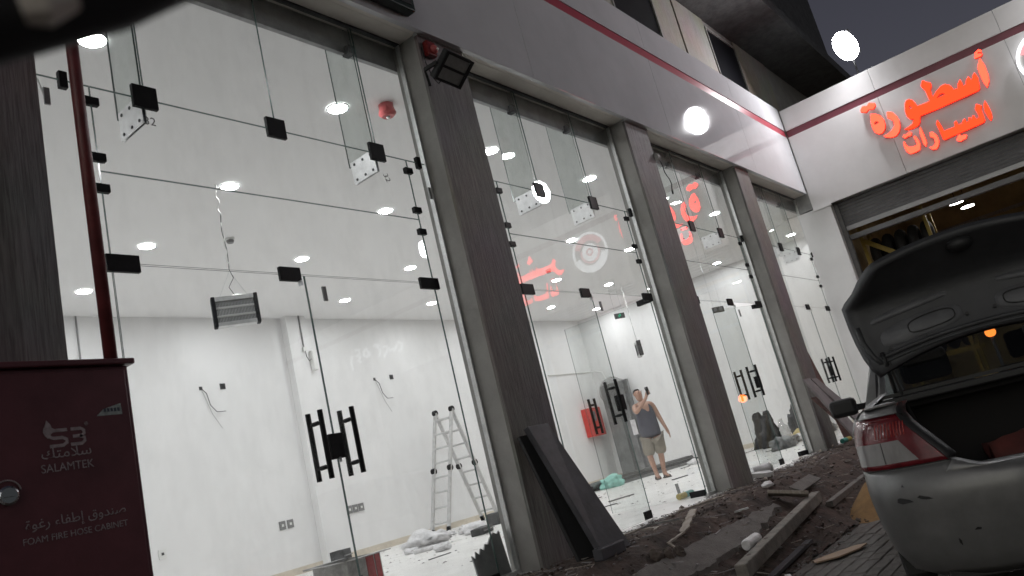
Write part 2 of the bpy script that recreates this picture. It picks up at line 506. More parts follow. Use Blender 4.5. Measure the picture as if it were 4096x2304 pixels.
# paving
pave = struct(MB().box(-6, 15.0, -9, 2.55, G - 0.034, G - 0.008).build('pavement', M_mortar))
pm = MB()
pm.box(-0.098, 0.098, -0.048, 0.048, -0.05, 0.0)
pme = pm.mesh('paver', M_paver)
bm = bmesh.new(); bm.from_mesh(pme)
bmesh.ops.recalc_face_normals(bm, faces=bm.faces)
bmesh.ops.bevel(bm, geom=[e for e in bm.edges if min(v.co.z for v in e.verts) > -0.01], offset=0.006, segments=1, affect='EDGES')
bm.to_mesh(pme); bm.free()
cnt = 0; restmb = MB()
for j in range(46):
    y = 2.47 - 0.1 * j
    for i in range(36):
        x = 3.4 + 0.2 * i + (0.1 if j % 2 else 0)
        dz = rnd.uniform(-0.004, 0.003); rz = rnd.uniform(-0.012, 0.012)
        near = y > 1.45 and 4.5 < x < 9.9
        if near and cnt < 290:
            o = bpy.data.objects.new('paver', pme); col.objects.link(o)
            o.location = (x, y, G + dz); o.rotation_euler = (rnd.uniform(-.01, .01), rnd.uniform(-.01, .01), rz); o.parent = pave
            cnt += 1
        else:
            restmb.box(x - .098, x + .098, y - .048, y + .048, G - .05, G + dz)
o = restmb.build('far_pavers', M_paver, pave); struct(o, 'stuff')

# shop interior shell
struct(MB().box(XL, XW, GY - 0.13, BW, -0.25, 0.0).build('floor', M_floor))
struct(MB().box(XL, XW, GY + 0.0, BW, ZC, ZC + 0.2).build('ceiling', M_ceil))
wb_ = struct(MB().box(XL, XW, BW, BW + 0.2, 0, ZC).build('back_wall', M_wall))
struct(MB().box(XW, XW + 0.2, GY, BW, 0, ZC).build('side_wall_far', M_wall))
struct(MB().box(XL - 0.2, XL, GY, BW, 0, ZC).build('side_wall_near', M_wall))
MB().box(8.98, 9.42, BW - 0.16, BW, 0, ZC).build('pilaster', M_wall, wb_)
MB().box(3.2, 3.6, BW - 0.16, BW, 0, ZC).build('pilaster', M_wall, wb_)
MB().box(14.6, 15.0, BW - 0.16, BW, 0, ZC).build('pilaster', M_wall, wb_)
for a, b in ((XL, 3.2), (3.6, 8.98), (9.42, 14.6), (15.0, XW)):
    MB().box(a + 0.002, b - 0.002, BW - 0.014, BW, 0, 0.11).build('skirting', M_skirt, wb_)
MB().box(XW - 0.014, XW - 0.0, GY + 0.6, BW - 0.016, 0, 0.11).build('skirting', M_skirt, wb_)

# ------------------------------------------------------------------ shop building
shop = thing('shop_building', 'long shop block with bark-textured grey columns, glossy pale fascia and red stripe', 'building', (0, YF, 0))
COLS = [(1.08, 1.64), (4.72, 5.30), (8.26, 8.83), (11.70, 12.25)]
for a, b in [(-2.46, -1.9)] + COLS:
    c = MB().box(a + 0.012, b - 0.012, YC + 0.03, 4.02, -0.12, 4.45).build('column', M_plaster, shop)
    MB().box(a, b, YC, YC + 0.03, 0.02 - 0.14, 4.42).build('cladding', M_grain, c)
    MB().box(a - 0.004, b + 0.004, YC - 0.012, YC + 0.03, 4.42, 4.448).build('capping_strip', M_lintel, c)
MB().box(XL, XW, 4.021, 4.06, 4.24, ZC - .002).build('lintel', M_lintel, shop)
MB().box(XL, XS + .2, 3.76, 4.0, 4.452, 4.52).build('soffit_board', M_soffit, shop)
MB().box(XL, XS + .2, 3.66, 3.755, 4.449, 4.50).build('soffit_trim', M_soffit, shop)
# fascia: separate sheets with open joints
seams = [XL, 0.15, 3.25, 6.35, 9.45, 12.55, XS - 0.01]
for a, b in zip(seams[:-1], seams[1:]):
    MB().box(a + 0.003, b - 0.003, YF, YF + 0.05, 4.43, 5.598).build('fascia_panel', M_acp, shop, bevel=0.003)
    MB().box(a + 0.003, b - 0.003, YF, YF + 0.05, 5.742, 6.21).build('fascia_panel', M_acp, shop, bevel=0.003)
MB().box(XL, XS - 0.012, YF + 0.012, YF + 0.05, 5.602, 5.738).build('red_stripe', M_red, shop)
MB().box(XL, XS - 0.012, YF + 0.055, YF + 0.28, 4.53, 6.20).build('fascia_backing', M_lintel, shop)
MB().box(XL, XS + 0.3, YF + 0.28, 4.6, 4.75, 6.15).build('parapet_core', M_lintel, shop)
# upper storey set back above the fascia
up = MB().box(XL, 22.0, 3.95, 4.6, 6.15, 7.75).build('upper_wall', M_plaster, shop)
def upper_panel(a, b, z0, z1, dy=0.03):
    MB().box(a + .004, b - .004, 3.95 - dy, 3.95 - 0.001, z0, z1).build('wall_panel', M_grain2, up)
for a, b in ((7.9, 9.5), (11.0, 11.55), (11.95, 13.22), (14.62, 16.4)):
    upper_panel(a, b, 6.2, 7.72)
upper_panel(11.57, 11.93, 6.2, 7.72, 0.012)
upper_panel(-2.9, 3.0, 6.2, 7.72); upper_panel(4.7, 7.86, 6.2, 7.72)
for a, b, z1 in ((9.52, 10.98, 7.62), (13.25, 14.58, 7.55), (3.04, 4.66, 7.6)):
    w = MB().box(a, b, 3.925, 3.949, 6.4, z1).build('window', M_dkwin, shop)
    f = MB()
    f.box(a - .03, a, 3.90, 3.948, 6.38, z1 + .03); f.box(b, b + .03, 3.90, 3.948, 6.38, z1 + .03); f.box(a, b, 3.90, 3.948, z1, z1 + .03)
    f.build('frame', M_plaster, w)
MB().box(XL, 22.0, 2.97, 4.6, 7.75, 8.0).build('roof_overhang', M_dark, shop)
MB().box(XL, 22.0, 3.6, 9.0, 8.0, 11.5).build('upper_storey', M_dark, shop)
# dark sign box whose lower corner hangs into the picture on the fascia
gsb = MB().box(2.6, 4.59, YF - 0.10, YF - 0.004, 4.505, 5.3).build('sign_box', M_green, bevel=0.01)
tag(gsb, 'dark green sign box fixed to the pale fascia above the first column', 'sign')
MB().box(2.64, 4.55, YF - .105, YF - .101, 4.55, 5.26).build('face', M_blackm, gsb)

# ------------------------------------------------------------------ glass shopfronts
def pane(name, x0, x1, z0, z1, parent, y=GY, th=0.010, mat=None):
    mb = MB()
    vs = [(x, yy, z) for x in (x0, x1) for yy in (y, y + th) for z in (z0, z1)]
    # faces: big faces glass, rims edge colour
    mb.add(vs, [(0, 4, 5, 1), (2, 3, 7, 6)], 0)
    mb.add([], [], 1)
    o = len(mb.v) - 8
    for f in [(0, 1, 3, 2), (4, 6, 7, 5), (0, 2, 6, 4), (1, 5, 7, 3)]:
        mb.f.append(f); mb.mi.append(1)
    return mb.build(name, [mat or M_glass, M_edge], parent)

def plate(name, x0, x1, z0, z1, parent, t=0.009, m_=None, bev=0.002):
    mb = MB().box(x0, x1, GY - t, GY + 0.010 + t, z0, z1)
    return mb.build(name, m_ or M_black, parent, bevel=bev)

def handle_pair(parent, x, z0=0.93, z1=1.35, M=None):
    T = M or Matrix.Identity(4)
    for dy in (-0.055, 0.065):
        mb = MB(); mb.tube([T @ Vector((x, GY + dy, z0)), T @ Vector((x, GY + dy, z1))], 0.0165, 10)
        mb.smooth = False
        mb.build('pull_handle', M_black, parent)
    for z in (z0 + 0.075, z1 - 0.075):
        mb = MB()
        mb.tube([T @ Vector((x, GY - .055, z)), T @ Vector((x, GY - .03, z)), T @ Vector((x, GY - .02, z)), T @ Vector((x, GY + .03, z)), T @ Vector((x, GY + .04, z)), T @ Vector((x, GY + .065, z))],
                [.009, .009, .014, .014, .009, .009], 8)
        mb.build('handle_standoff', M_black, parent)

Z1, Z2, Z3, ZT = 2.255, 2.79, 3.31, 4.44
def shopfront(label, xl, xr, jl, jr, gap, fins, lowtop=None, open_right=False, nofin=()):
    t = thing('glass_shopfront', label, 'shopfront', ((xl + xr) / 2, GY, 0), group='glazed bays of the shop')
    zt = lowtop or ZT
    e = 0.0025
    # side lights full height
    pane('glass_pane', xl + .004, jl - e, 0.02, Z3 - e, t)
    pane('glass_pane', jr + e, xr - .004, 0.02, Z3 - e, t)
    # over panels
    pane('glass_pane', jl + e, jr - e, Z1 + e, Z2 - e, t)
    pane('glass_pane', jl + e, jr - e, Z2 + e, Z3 - e, t)
    # top row split at the fins
    xsq = [xl + .004] + fins + [xr - .004]
    for a, b in zip(xsq[:-1], xsq[1:]):
        pane('glass_pane', a + e, b - e, Z3 + e, zt, t)
    # perpendicular glass fins with patch plates
    for fx in fins:
        plate('patch_plate', fx - .075, fx + .075, Z3 - .06, Z3 + .085, t, 0.009)
        if fx in nofin: continue
        mb = MB(); vs = [(x, y, z) for x in (fx - .006, fx + .006) for y in (GY + .03, GY + .33) for z in (Z3 + .02, 4.46)]
        mb.add(vs, [(0, 1, 3, 2), (4, 6, 7, 5)], 0)
        for f in [(0, 4, 5, 1), (2, 3, 7, 6), (0, 2, 6, 4), (1, 5, 7, 3)]:
            mb.f.append(f); mb.mi.append(1)
        fin = mb.build('glass_fin', [M_fin, M_edge], t)
        sh = MB().box(fx - .012, fx - .0065, GY + .03, GY + .30, Z3 - .14, Z3 + .05)
        sh.box(fx + .0065, fx + .012, GY + .03, GY + .30, Z3 - .14, Z3 + .05)
        sh.build('fin_shoe', M_alu, fin)
        bl = MB()
        for yy in (.07, .16, .26):
            for zz in (-.11, .02):
                bl.tube([(fx - .016, GY + yy, Z3 + zz), (fx + .016, GY + yy, Z3 + zz)], .011, 8)
        bl.build('bolt', M_dark, fin)
        MB().box(fx - .03, fx + .03, GY + .04, GY + .12, 4.22, 4.298).build('fin_bracket', M_dark, fin)
    # clamps on the vertical joints
    for j, s in ((jl, -1), (jr, 1)):
        for z in (3.215, 2.87, 2.685):
            plate('clamp', j - .04, j + .04, z - .024, z + .024, t, 0.012)
        xx = j + s * .14
        if xl < xx < xr:
            plate('clamp', xx - .022, xx + .022, Z3 - .05, Z3 + .05, t, 0.012)
    # aluminium channels
    MB().box(xl + .003, xl + .016, GY - .012, GY + .03, 0.02, zt).build('jamb_channel', M_alu, t)
    MB().box(xr - .016, xr - .003, GY - .012, GY + .03, 0.02, zt).build('jamb_channel', M_alu, t)
    MB().box(xl, xr, GY - .012, GY + .03, zt - .002, 4.452).build('head_channel', M_dark, t)
    MB().box(xl, jl, GY - .012, GY + .03, 0.002, 0.03).build('sill_channel', M_alu, t)
    MB().box(jr, xr, GY - .012, GY + .03, 0.002, 0.03).build('sill_channel', M_alu, t)
    # patch fittings over the doors
    plate('hinge_patch', jl - .03, jl + .15, Z1 - .05, Z1 + .048, t)
    plate('hinge_patch', jr - .15, jr + .05, Z1 - .05, Z1 + .04, t)
    plate('lock_patch', gap - .19, gap - .03, Z1 - .048, Z1 + .045, t)
    MB().box(gap - .06, gap - .045, GY - .03, GY + .0, Z1 - .085, Z1 - .049).build('bolt', M_steel, t)
    # doors
    d = pane('door', jl + .004, gap - .004, 0.012, Z1 - .006, t)
    handle_pair(d, gap - 0.10 - (0.02 if not open_right else 0.0))
    plate('bottom_patch', jl + .01, jl + .17, 0.012, 0.06, d)
    plate('bottom_patch', gap - .12, gap - .004, 0.012, 0.085, d)
    plate('lock_box', gap - .055, gap + .045, 1.045, 1.2, d, 0.022)
    MB().tube([(gap - .005, GY - .024, 1.02), (gap - .005, GY - .024, 1.05)], .008, 8).build('key', M_steel, d)
    if not open_right:
        d2 = pane('door', gap + .004, jr - .004, 0.012, Z1 - .006, t)
        handle_pair(d2, gap + 0.13)
        plate('bottom_patch', jr - .17, jr - .01, 0.012, 0.06, d2)
        plate('bottom_patch', gap + .02, gap + .11, 0.012, 0.06, d2)
    else:
        # right leaf swung into the shop
        ang = R(-open_right)
        T = Matrix.Translation((jr, GY + .005, 0)) @ Matrix.Rotation(ang, 4, 'Z') @ Matrix.Translation((-jr, -GY - .005, 0))
        mb = MB(); vs = [tuple(T @ Vector((x, yy, z))) for x in (gap + .004, jr - .004) for yy in (GY, GY + .010) for z in (0.012, Z1 - .006)]
        mb.add(vs, [(0, 4, 5, 1), (2, 3, 7, 6)], 0)
        for f in [(0, 1, 3, 2), (4, 6, 7, 5), (0, 2, 6, 4), (1, 5, 7, 3)]:
            mb.f.append(f); mb.mi.append(1)
        d2 = mb.build('door', [M_glass, M_edge], t)
        handle_pair(d2, gap + 0.12, M=T)
        MB().box(jr - .19, jr - .01, GY - .016, GY + .026, 0.012, 0.075, mat=T).build('bottom_patch', M_black, d2)
        MB().box(jr - .17, jr - .0, GY - .018, GY + .028, Z1 - .06, Z1 - .0, mat=T).build('hinge_patch', M_black, d2)
    return t
B1 = shopfront('shut pair of glass doors with black pulls between the cabinet column and floodlight column', 1.64, 4.72, 2.01, 4.49, 3.255, [2.33, 3.25, 4.18], nofin=(3.25,))
B2 = shopfront('glass bay with one door swung inward, showing the man and red box', 5.30, 8.26, 5.66, 8.05, 6.80, [6.35, 7.37], open_right=92)
B3 = shopfront('glass bay beside the column carrying the small junction box and hanging cable', 8.83, 11.70, 9.22, 11.52, 10.5, [9.89, 10.86], open_right=20)
B4 = shopfront('last glass bay next to the workshop building corner, behind the leaning boards', 12.25, 15.2, 12.6, 15.0, 13.9, [13.42, 14.36])
# numbers marked on the glass
for x, z, rz_ in ((2.34, 3.14, 0.0), (4.20, 3.10, 1.2)):
    me = text_mesh('32', .075, 'number_mark', .0003); me.materials.clear(); me.materials.append(M_tape)
    o = bpy.data.objects.new('number_mark', me); col.objects.link(o); o.parent = B1; o.matrix_parent_inverse = wmat(B1).inverted()
    o.rotation_euler = (math.pi / 2, rz_, 0); o.location = (x, GY - .002, z)
# tape left on the glass
for b, x, z in ((B1, 3.40, 2.13), (B1, 1.78, 3.19), (B1, 4.70, 3.05), (B2, 6.93, 2.12), (B3, 10.62, 2.1)):
    plate('tape', x - .015, x + .015, z - .05, z + .05, b, 0.001, M_tape, 0)

# ------------------------------------------------------------------ workshop building on the right
work = thing('workshop_building', 'workshop at right angles with pale sign fascia, maroon stripe and half-open roller shutter', 'building', (XS, 0, G))
YB = -12.0
sy = [YF - 0.012, 1.95, -0.1, -2.2, -4.3, -6.4, -8.5, -10.6, YB]
for a, b in zip(sy[:-1], sy[1:]):
    MB().box(XS, XS + .05, b + .003, a - .003, 4.1, 5.598).build('fascia_panel', M_acp2, work, bevel=0.003)
    MB().box(XS, XS + .05, b + .003, a - .003, 5.735, 6.16).build('fascia_panel', M_acp2, work, bevel=0.003)
MB().box(XS + .008, XS + .05, YB, YF - .012, 5.601, 5.732).build('maroon_stripe', M_red2, work)
MB().box(XS + .055, XS + .4, YB, YF + .25, 4.13, 6.12).build('fascia_backing', M_lintel, work)
MB().box(XS + .02, XS + .5, 3.33, GY + .02, G - .1, 4.1).build('pier', M_acp2, work, bevel=0.004)
MB().box(XS - .03, XS + .0, 3.30, YF - .012, 4.06, 4.098).build('ledge', M_acp2, work)
MB().box(XS + .02, XS + .5, -3.2, -2.7, G - .1, 4.1).build('pier', M_acp2, work)
MB().box(XS + .02, XS + .5, YB, -8.6, G - .1, 4.1).build('pier', M_acp2, work)
MB().box(XS + .3, XS + .5, -8.6, -3.2, G - .1, 4.1).build('side_wall', M_lintel, work)
# roller shutter, rolled down a little
sh = MB().box(XS + .26, XS + .30, -2.7, 3.25, 3.55, 3.63).build('shutter_bottom_bar', M_shutbar, work)
mb = MB(); zz = 3.63
while zz < 4.08:
    mb.add([(XS + .27, -2.7, zz), (XS + .27, 3.25, zz), (XS + .255, 3.25, zz + .03), (XS + .255, -2.7, zz + .03), (XS + .27, -2.7, zz + .058), (XS + .27, 3.25, zz + .058)],
           [(0, 1, 2, 3), (3, 2, 5, 4)])
    zz += .06
mb.build('shutter_curtain', M_shutter, work)
for a, b in ((3.25, 3.33), (-2.7, -2.62)):
    MB().box(XS + .2, XS + .34, a, b, G, 4.1).build('shutter_guide', M_shutter, work)
MB().box(XS + .31, XS + .45, -2.7, 3.25, 3.38, 3.47).build('shutter_rail', M_shutter, work)
# inside of the workshop
gi = MB()
gi.box(XS + 6.8, XS + 7.0, -2.8, 3.6, G, 5.0); gi.box(XS + .5, XS + 7.0, 3.45, 3.6, G, 5.0); gi.box(XS + .5, XS + 7.0, -2.95, -2.8, G, 5.0)
gi.build('inner_wall', M_gar, work)
MB().box(XS + .5, XS + 7.0, -2.8, 3.6, 4.9, 5.05).build('inner_ceiling', M_gar, work)
MB().box(XS + .0, XS + 7.0, -2.8, 3.6, G - .05, G + .01).build('inner_floor', M_asph, work)
for z in (3.9, 3.3):
    MB().box(XS + 6.74, XS + 6.8, -2.8, 3.4, z, z + .08).build('wall_rail', M_wood, work)
# pendant lamps in the workshop
for k, (x, y, z) in enumerate(((17.3, 1.62, 3.70), (18.9, 1.60, 3.82), (18.2, -1.4, 3.8))):
    p = thing('pendant_lamp', 'round white pendant lamp hanging inside the yellow workshop', 'lamp', (x, y, z), group='pendant lamps in the workshop')
    MB().tube([(x, y, z + .05), (x, y, 4.9)], .006, 6).build('cord', M_blackm, p)
    mb = MB(); mb.tube([(x, y, z), (x, y, z + .03), (x, y, z + .05)], [.13, .13, .05], 20); mb.build('shade', M_blackm, p)
    mb = MB(); mb.tube([(x, y, z - .012), (x, y, z - .002)], .125, 20); mb.build('glowing_disc', emit('pendant_glow', (1, .97, .92), 45.0) if k == 0 else MATS['pendant_glow'], p)
# tyre rack just inside the opening
rk = thing('tyre_rack', 'yellow steel rack loaded with wrapped tyres inside the workshop', 'rack', (16.6, 2.5, G))
for y in (3.25, 2.1):
    for x in (16.3, 17.0):
        MB().box(x - .03, x + .03, y - .03, y + .03, G, 3.7).build('upright', M_yellow, rk)
for z in (0.95, 1.85, 2.75):
    MB().bar((16.3, 3.3, z), (16.3, 2.0, z), .05, .09).build('rail', M_yellow, rk)
    MB().bar((17.0, 3.3, z), (17.0, 2.0, z), .05, .09).build('rail', M_yellow, rk)
MB().bar((16.25, 3.25, 3.44), (16.25, 2.3, 2.6), .06, .09).build('brace', M_yellow, rk)
def torus(c, R0, r0, axis, n=26, k=10):
    mb = MB(); ax = Vector(axis).normalized(); a = ax.orthogonal().normalized(); b = ax.cross(a)
    for i in range(n):
        th = 2 * math.pi * i / n; d = a * math.cos(th) + b * math.sin(th)
        for j in range(k):
            ph = 2 * math.pi * j / k
            wv = 1.0 + (0.04 if (i % 2) else 0) * (1 if math.cos(ph) > .3 else 0)
            mb.v.append(tuple(Vector(c) + d * (R0 + r0 * math.cos(ph) * wv) + ax * (r0 * 0.95 * math.sin(ph))))
    for i in range(n):
        for j in range(k):
            p = i * k + j; q = i * k + (j + 1) % k; r = ((i + 1) % n) * k + (j + 1) % k; s = ((i + 1) % n) * k + j
            mb.f.append((p, q, r, s)); mb.mi.append(0)
    mb.smooth = True
    return mb
for z0 in (1.01, 1.91, 2.81):
    for i in range(5):
        y = 3.12 - .235 * i
        o = torus((16.65, y, z0 + .33), .24, .095, (0, 1, .05)).build('tyre', M_tyre)
        tag(o, 'black tyre on the %s tier of the yellow workshop rack' % {1.01: 'lowest', 1.91: 'middle', 2.81: 'top'}[z0], 'tyre', 'tyres on the %s rack tier' % {1.01: 'lowest', 1.91: 'middle', 2.81: 'top'}[z0])
# amber lamp seen through the car's windows
al = thing('amber_beacon', 'amber warning light glowing on a post in the workshop entrance', 'light', (15.42, 1.68, G))
MB().tube([(15.42, 1.68, G), (15.42, 1.68, 1.03)], .025, 8).build('post', M_shutter, al)
mb = MB(); mb.sphere((15.42, 1.68, 1.10), .085, .085, .08, 14, 8); mb.smooth = True; mb.build('lens', M_amber, al)

# ------------------------------------------------------------------ lit signs on the workshop fascia
DATA = {'sign':[[[[0.328,5.587],[0.275,5.606],[0.247,5.574],[0.253,5.536],[0.28,5.552],[0.3,5.571],[0.312,5.537],[0.271,5.522],[0.251,5.502],[0.279,5.477],[0.338,5.478],[0.371,5.48],[0.373,5.513],[0.352,5.535],[0.354,5.569]],[]],[[[0.307,5.46],[0.284,5.309],[0.291,5.117],[0.316,5.018],[0.372,4.935],[0.395,5.06],[0.394,5.238],[0.392,5.319],[0.348,5.393]],[]],[[[0.457,5.265],[0.438,5.165],[0.457,5.045],[0.473,4.972],[0.5,4.946],[0.619,4.944],[0.891,4.938],[1.168,4.932],[1.418,4.942],[1.445,4.914],[1.466,4.841],[1.51,4.796],[1.586,4.783],[1.67,4.791],[1.727,4.827],[1.653,4.841],[1.58,4.864],[1.535,4.934],[1.597,4.965],[1.619,5.026],[1.617,5.118],[1.585,5.237],[1.55,5.296],[1.497,5.302],[1.453,5.262],[1.427,5.19],[1.42,5.127],[1.317,5.116],[1.21,5.119],[1.212,5.196],[1.213,5.297],[1.23,5.373],[1.252,5.427],[1.215,5.5],[1.19,5.512],[1.158,5.461],[1.097,5.412],[1.112,5.344],[1.144,5.294],[1.15,5.213],[1.146,5.162],[1.068,5.229],[0.98,5.282],[0.909,5.286],[0.856,5.241],[0.83,5.178],[0.824,5.134],[0.765,5.127],[0.738,5.195],[0.681,5.255],[0.675,5.194],[0.677,5.129],[0.63,5.129],[0.609,5.191],[0.557,5.245],[0.542,5.172],[0.517,5.175],[0.503,5.216]],[[[1.536,5.178],[1.518,5.189],[1.492,5.13],[1.529,5.124],[1.543,5.145]],[[1.105,5.118],[1.035,5.162],[0.987,5.158],[0.962,5.119],[1.025,5.107]]]],[[[1.893,5.241],[1.87,5.243],[1.809,5.202],[1.767,5.109],[1.754,5.018],[1.775,4.91],[1.817,4.829],[1.886,4.778],[1.965,4.783],[2.041,4.823],[2.071,4.868],[1.997,4.866],[1.908,4.908],[1.852,4.965],[1.84,5.044],[1.873,5.102],[1.912,5.139]],[]],[[[2.148,5.335],[2.074,5.307],[2.006,5.238],[1.977,5.146],[1.984,5.047],[2.023,4.964],[2.082,4.924],[2.138,4.935],[2.181,4.989],[2.195,5.082],[2.186,5.199]],[[[2.142,5.159],[2.103,5.175],[2.063,5.137],[2.108,5.117],[2.143,5.125]]]],[[[2.107,5.549],[2.019,5.495],[2.021,5.444],[2.073,5.401],[2.147,5.43],[2.204,5.398],[2.281,5.446],[2.275,5.486],[2.226,5.54],[2.153,5.503]],[]],[[[0.475,4.747],[0.459,4.643],[0.456,4.498],[0.474,4.427],[0.504,4.387],[0.519,4.466],[0.531,4.584],[0.514,4.671]],[]],[[[0.606,4.75],[0.542,4.686],[0.571,4.62],[0.571,4.524],[0.577,4.431],[0.605,4.405],[0.738,4.399],[0.873,4.393],[1.021,4.392],[1.216,4.381],[1.237,4.399],[1.237,4.481],[1.24,4.597],[1.247,4.699],[1.213,4.756],[1.199,4.675],[1.187,4.587],[1.186,4.53],[1.098,4.527],[1.01,4.525],[0.995,4.598],[0.96,4.614],[0.958,4.539],[0.893,4.532],[0.863,4.581],[0.833,4.591],[0.834,4.527],[0.795,4.524],[0.777,4.579],[0.752,4.574],[0.749,4.524],[0.714,4.588],[0.697,4.579],[0.682,4.507],[0.633,4.515],[0.634,4.588],[0.645,4.674]],[]],[[[0.99,4.385],[0.973,4.337],[0.92,4.335],[0.893,4.314],[0.923,4.265],[0.971,4.263],[1.009,4.249],[1.057,4.288],[1.042,4.33]],[]],[[[1.385,4.602],[1.34,4.588],[1.302,4.496],[1.302,4.414],[1.333,4.331],[1.379,4.287],[1.438,4.299],[1.474,4.357],[1.413,4.352],[1.364,4.394],[1.355,4.481],[1.402,4.528]],[]],[[[1.487,4.759],[1.483,4.666],[1.479,4.532],[1.484,4.452],[1.518,4.394],[1.538,4.461],[1.532,4.624],[1.516,4.715]],[]],[[[1.64,4.643],[1.611,4.645],[1.586,4.55],[1.585,4.467],[1.618,4.383],[1.696,4.371],[1.78,4.377],[1.818,4.436],[1.829,4.533],[1.82,4.612],[1.798,4.627],[1.794,4.55],[1.754,4.497],[1.681,4.479],[1.635,4.49],[1.628,4.554]],[]],[[[1.682,4.755],[1.641,4.727],[1.664,4.679],[1.719,4.689],[1.768,4.671],[1.796,4.71],[1.765,4.745],[1.719,4.731]],[]]],'ref':[[[-1.556,5.268],[-1.5,5.187],[-1.552,5.087],[-1.526,5.01],[-1.466,4.946],[-1.333,4.923],[-1.393,4.86],[-1.463,4.827],[-1.535,4.852],[-1.6,4.935],[-1.625,4.986],[-1.774,4.997],[-2.101,5.011],[-2.544,5.02],[-2.825,5.022],[-2.879,5.058],[-2.869,5.231],[-2.78,5.305],[-2.766,5.212],[-2.672,5.161],[-2.628,5.304],[-2.594,5.274],[-2.56,5.174],[-2.28,5.179],[-2.256,5.257],[-2.249,5.176],[-2.218,5.174],[-2.184,5.248],[-2.166,5.173],[-2.092,5.172],[-2.084,5.264],[-2.047,5.182],[-1.846,5.16],[-1.663,5.154],[-1.605,5.209]],[[-2.182,5.561],[-2.111,5.413],[-2.226,5.351],[-2.302,5.414],[-2.245,5.48]],[[-2.664,5.467],[-2.527,5.487],[-2.525,5.425],[-2.601,5.391]],[[-2.84,4.974],[-2.766,4.931],[-2.83,4.866],[-2.899,4.924]],[[-1.652,4.708],[-1.63,4.49],[-1.672,4.42],[-1.833,4.421],[-1.864,4.519],[-1.801,4.718],[-1.798,4.598],[-1.757,4.533],[-1.67,4.554]],[[-1.77,4.817],[-1.684,4.829],[-1.665,4.763],[-1.752,4.743]],[[-1.9,4.794],[-1.87,4.759],[-1.909,4.602],[-1.932,4.432],[-2.196,4.444],[-2.331,4.481],[-2.337,4.629],[-2.299,4.616],[-2.268,4.58],[-2.16,4.56],[-1.984,4.56],[-1.936,4.646]],[[-2.416,4.612],[-2.404,4.48],[-2.633,4.461],[-2.664,4.566],[-2.669,4.759],[-2.586,4.748],[-2.582,4.591],[-2.447,4.546]]],'logo':[[-0.467,5.053],[-0.321,5.51],[-0.615,4.59],[-0.949,5.168],[-0.014,4.93]],'hand':[[[-8.916,5.032],[-8.996,4.86],[-8.974,4.64]],[[-8.734,5.155],[-8.568,5.126],[-8.573,5.011],[-8.723,4.996],[-8.547,4.907],[-8.68,4.848],[-8.589,4.765]],[[-8.394,5.036],[-8.273,5.058],[-8.201,4.922],[-8.31,4.839],[-8.405,4.904],[-8.394,5.036]],[[-8.211,4.983],[-8.201,4.827]],[[-7.967,5.045],[-7.849,5.067],[-7.733,4.995]],[[-7.926,5.09],[-7.739,4.883],[-7.816,4.716]],[[-7.592,4.915],[-7.456,4.913],[-7.467,4.784],[-7.644,4.648]],[[-7.392,4.856],[-7.373,4.738],[-7.254,4.778],[-7.225,4.695],[-7.076,4.837]],[[-7.031,4.898],[-6.872,4.813],[-6.947,4.651],[-7.054,4.645]]]}
sg = thing('shop_sign', 'glowing orange Arabic letters in two lines on the workshop fascia beside the corner', 'sign', (XS, 1.3, 4.1))
def letter(poly, holes, mat, parent, side=M_return, d=.06, off=.02):
    mb = MB()
    mb.prism(poly, holes, lambda q: Vector((XS - off, q[0], q[1])), (-d, 0, 0), 0, 1)
    return mb.build('letter', [mat, side], parent)
bright = {0, 1, 3, 4, 5, 8, 9, 10, 11, 12}
for i, (poly, holes) in enumerate(DATA['sign']):
    letter(poly, holes, M_signb if i in bright else M_sign, sg)
sg2 = thing('shop_sign', 'glowing orange Arabic letters on the fascia past the round emblem, reflected in the glass', 'sign', (XS, -2.2, 4.1))
for poly in DATA['ref']:
    letter(poly, [], M_signb, sg2)
# round emblem
lc = (-0.58, 5.06)
em = thing('emblem_sign', 'round white lit emblem with red crown and white ribbon on the workshop fascia', 'sign', (XS, lc[0], lc[1]))
def disc(r0, r1, a0, a1, x, mat, name, n=40, sq=(1, 1)):
    mb = MB()
    pts_o = [(lc[0] + r1 * sq[0] * math.cos(a0 + (a1 - a0) * i / n), lc[1] + r1 * sq[1] * math.sin(a0 + (a1 - a0) * i / n)) for i in range(n + 1)]
    pts_i = [(lc[0] + r0 * sq[0] * math.cos(a0 + (a1 - a0) * i / n), lc[1] + r0 * sq[1] * math.sin(a0 + (a1 - a0) * i / n)) for i in range(n + 1)]
    for po, pi in zip(pts_o, pts_i):
        for q in (po, pi):
            mb.v.append((XS - x, q[0], q[1])); mb.v.append((XS - x + .03, q[0], q[1]))
    for i in range(n):
        a = i * 4; b = a + 4
        for f in ((a, b, b + 2, a + 2), (a + 1, a + 3, b + 3, b + 1), (a, a + 1, b + 1, b), (a + 2, b + 2, b + 3, a + 3)):
            mb.f.append(f); mb.mi.append(0)
    return mb.build(name, mat, em)
disc(.0, .455, 0, 2 * math.pi, .035, M_whitep, 'backing_disc')
disc(.415, .46, 0, 2 * math.pi, .075, M_wlogo, 'outer_ring')
disc(.27, .40, R(25), R(155), .07, M_rlogo, 'red_crown')
disc(.30, .455, R(195), R(345), .085, M_wlogo, 'ribbon')
disc(.0, .20, 0, 2 * math.pi, .07, M_wlogo, 'centre_motif')
disc(.05, .09, 0, 2 * math.pi, .075, M_rlogo, 'curl')
disc(.22, .25, R(160), R(380), .07, M_rlogo, 'inner_ring')
# neighbour's white lettering farther along, seen only as a faint reflection
sg3 = thing('lit_lettering', 'white lit script lettering farther along the workshop fascia, faintly reflected in the doors', 'sign', (XS, -8, 4.6))
for pl in DATA['hand']:
    mb = MB(); mb.tube([(XS - .06, q[0], q[1]) for q in pl], .035, 8); mb.build('letter', M_wletter, sg3)

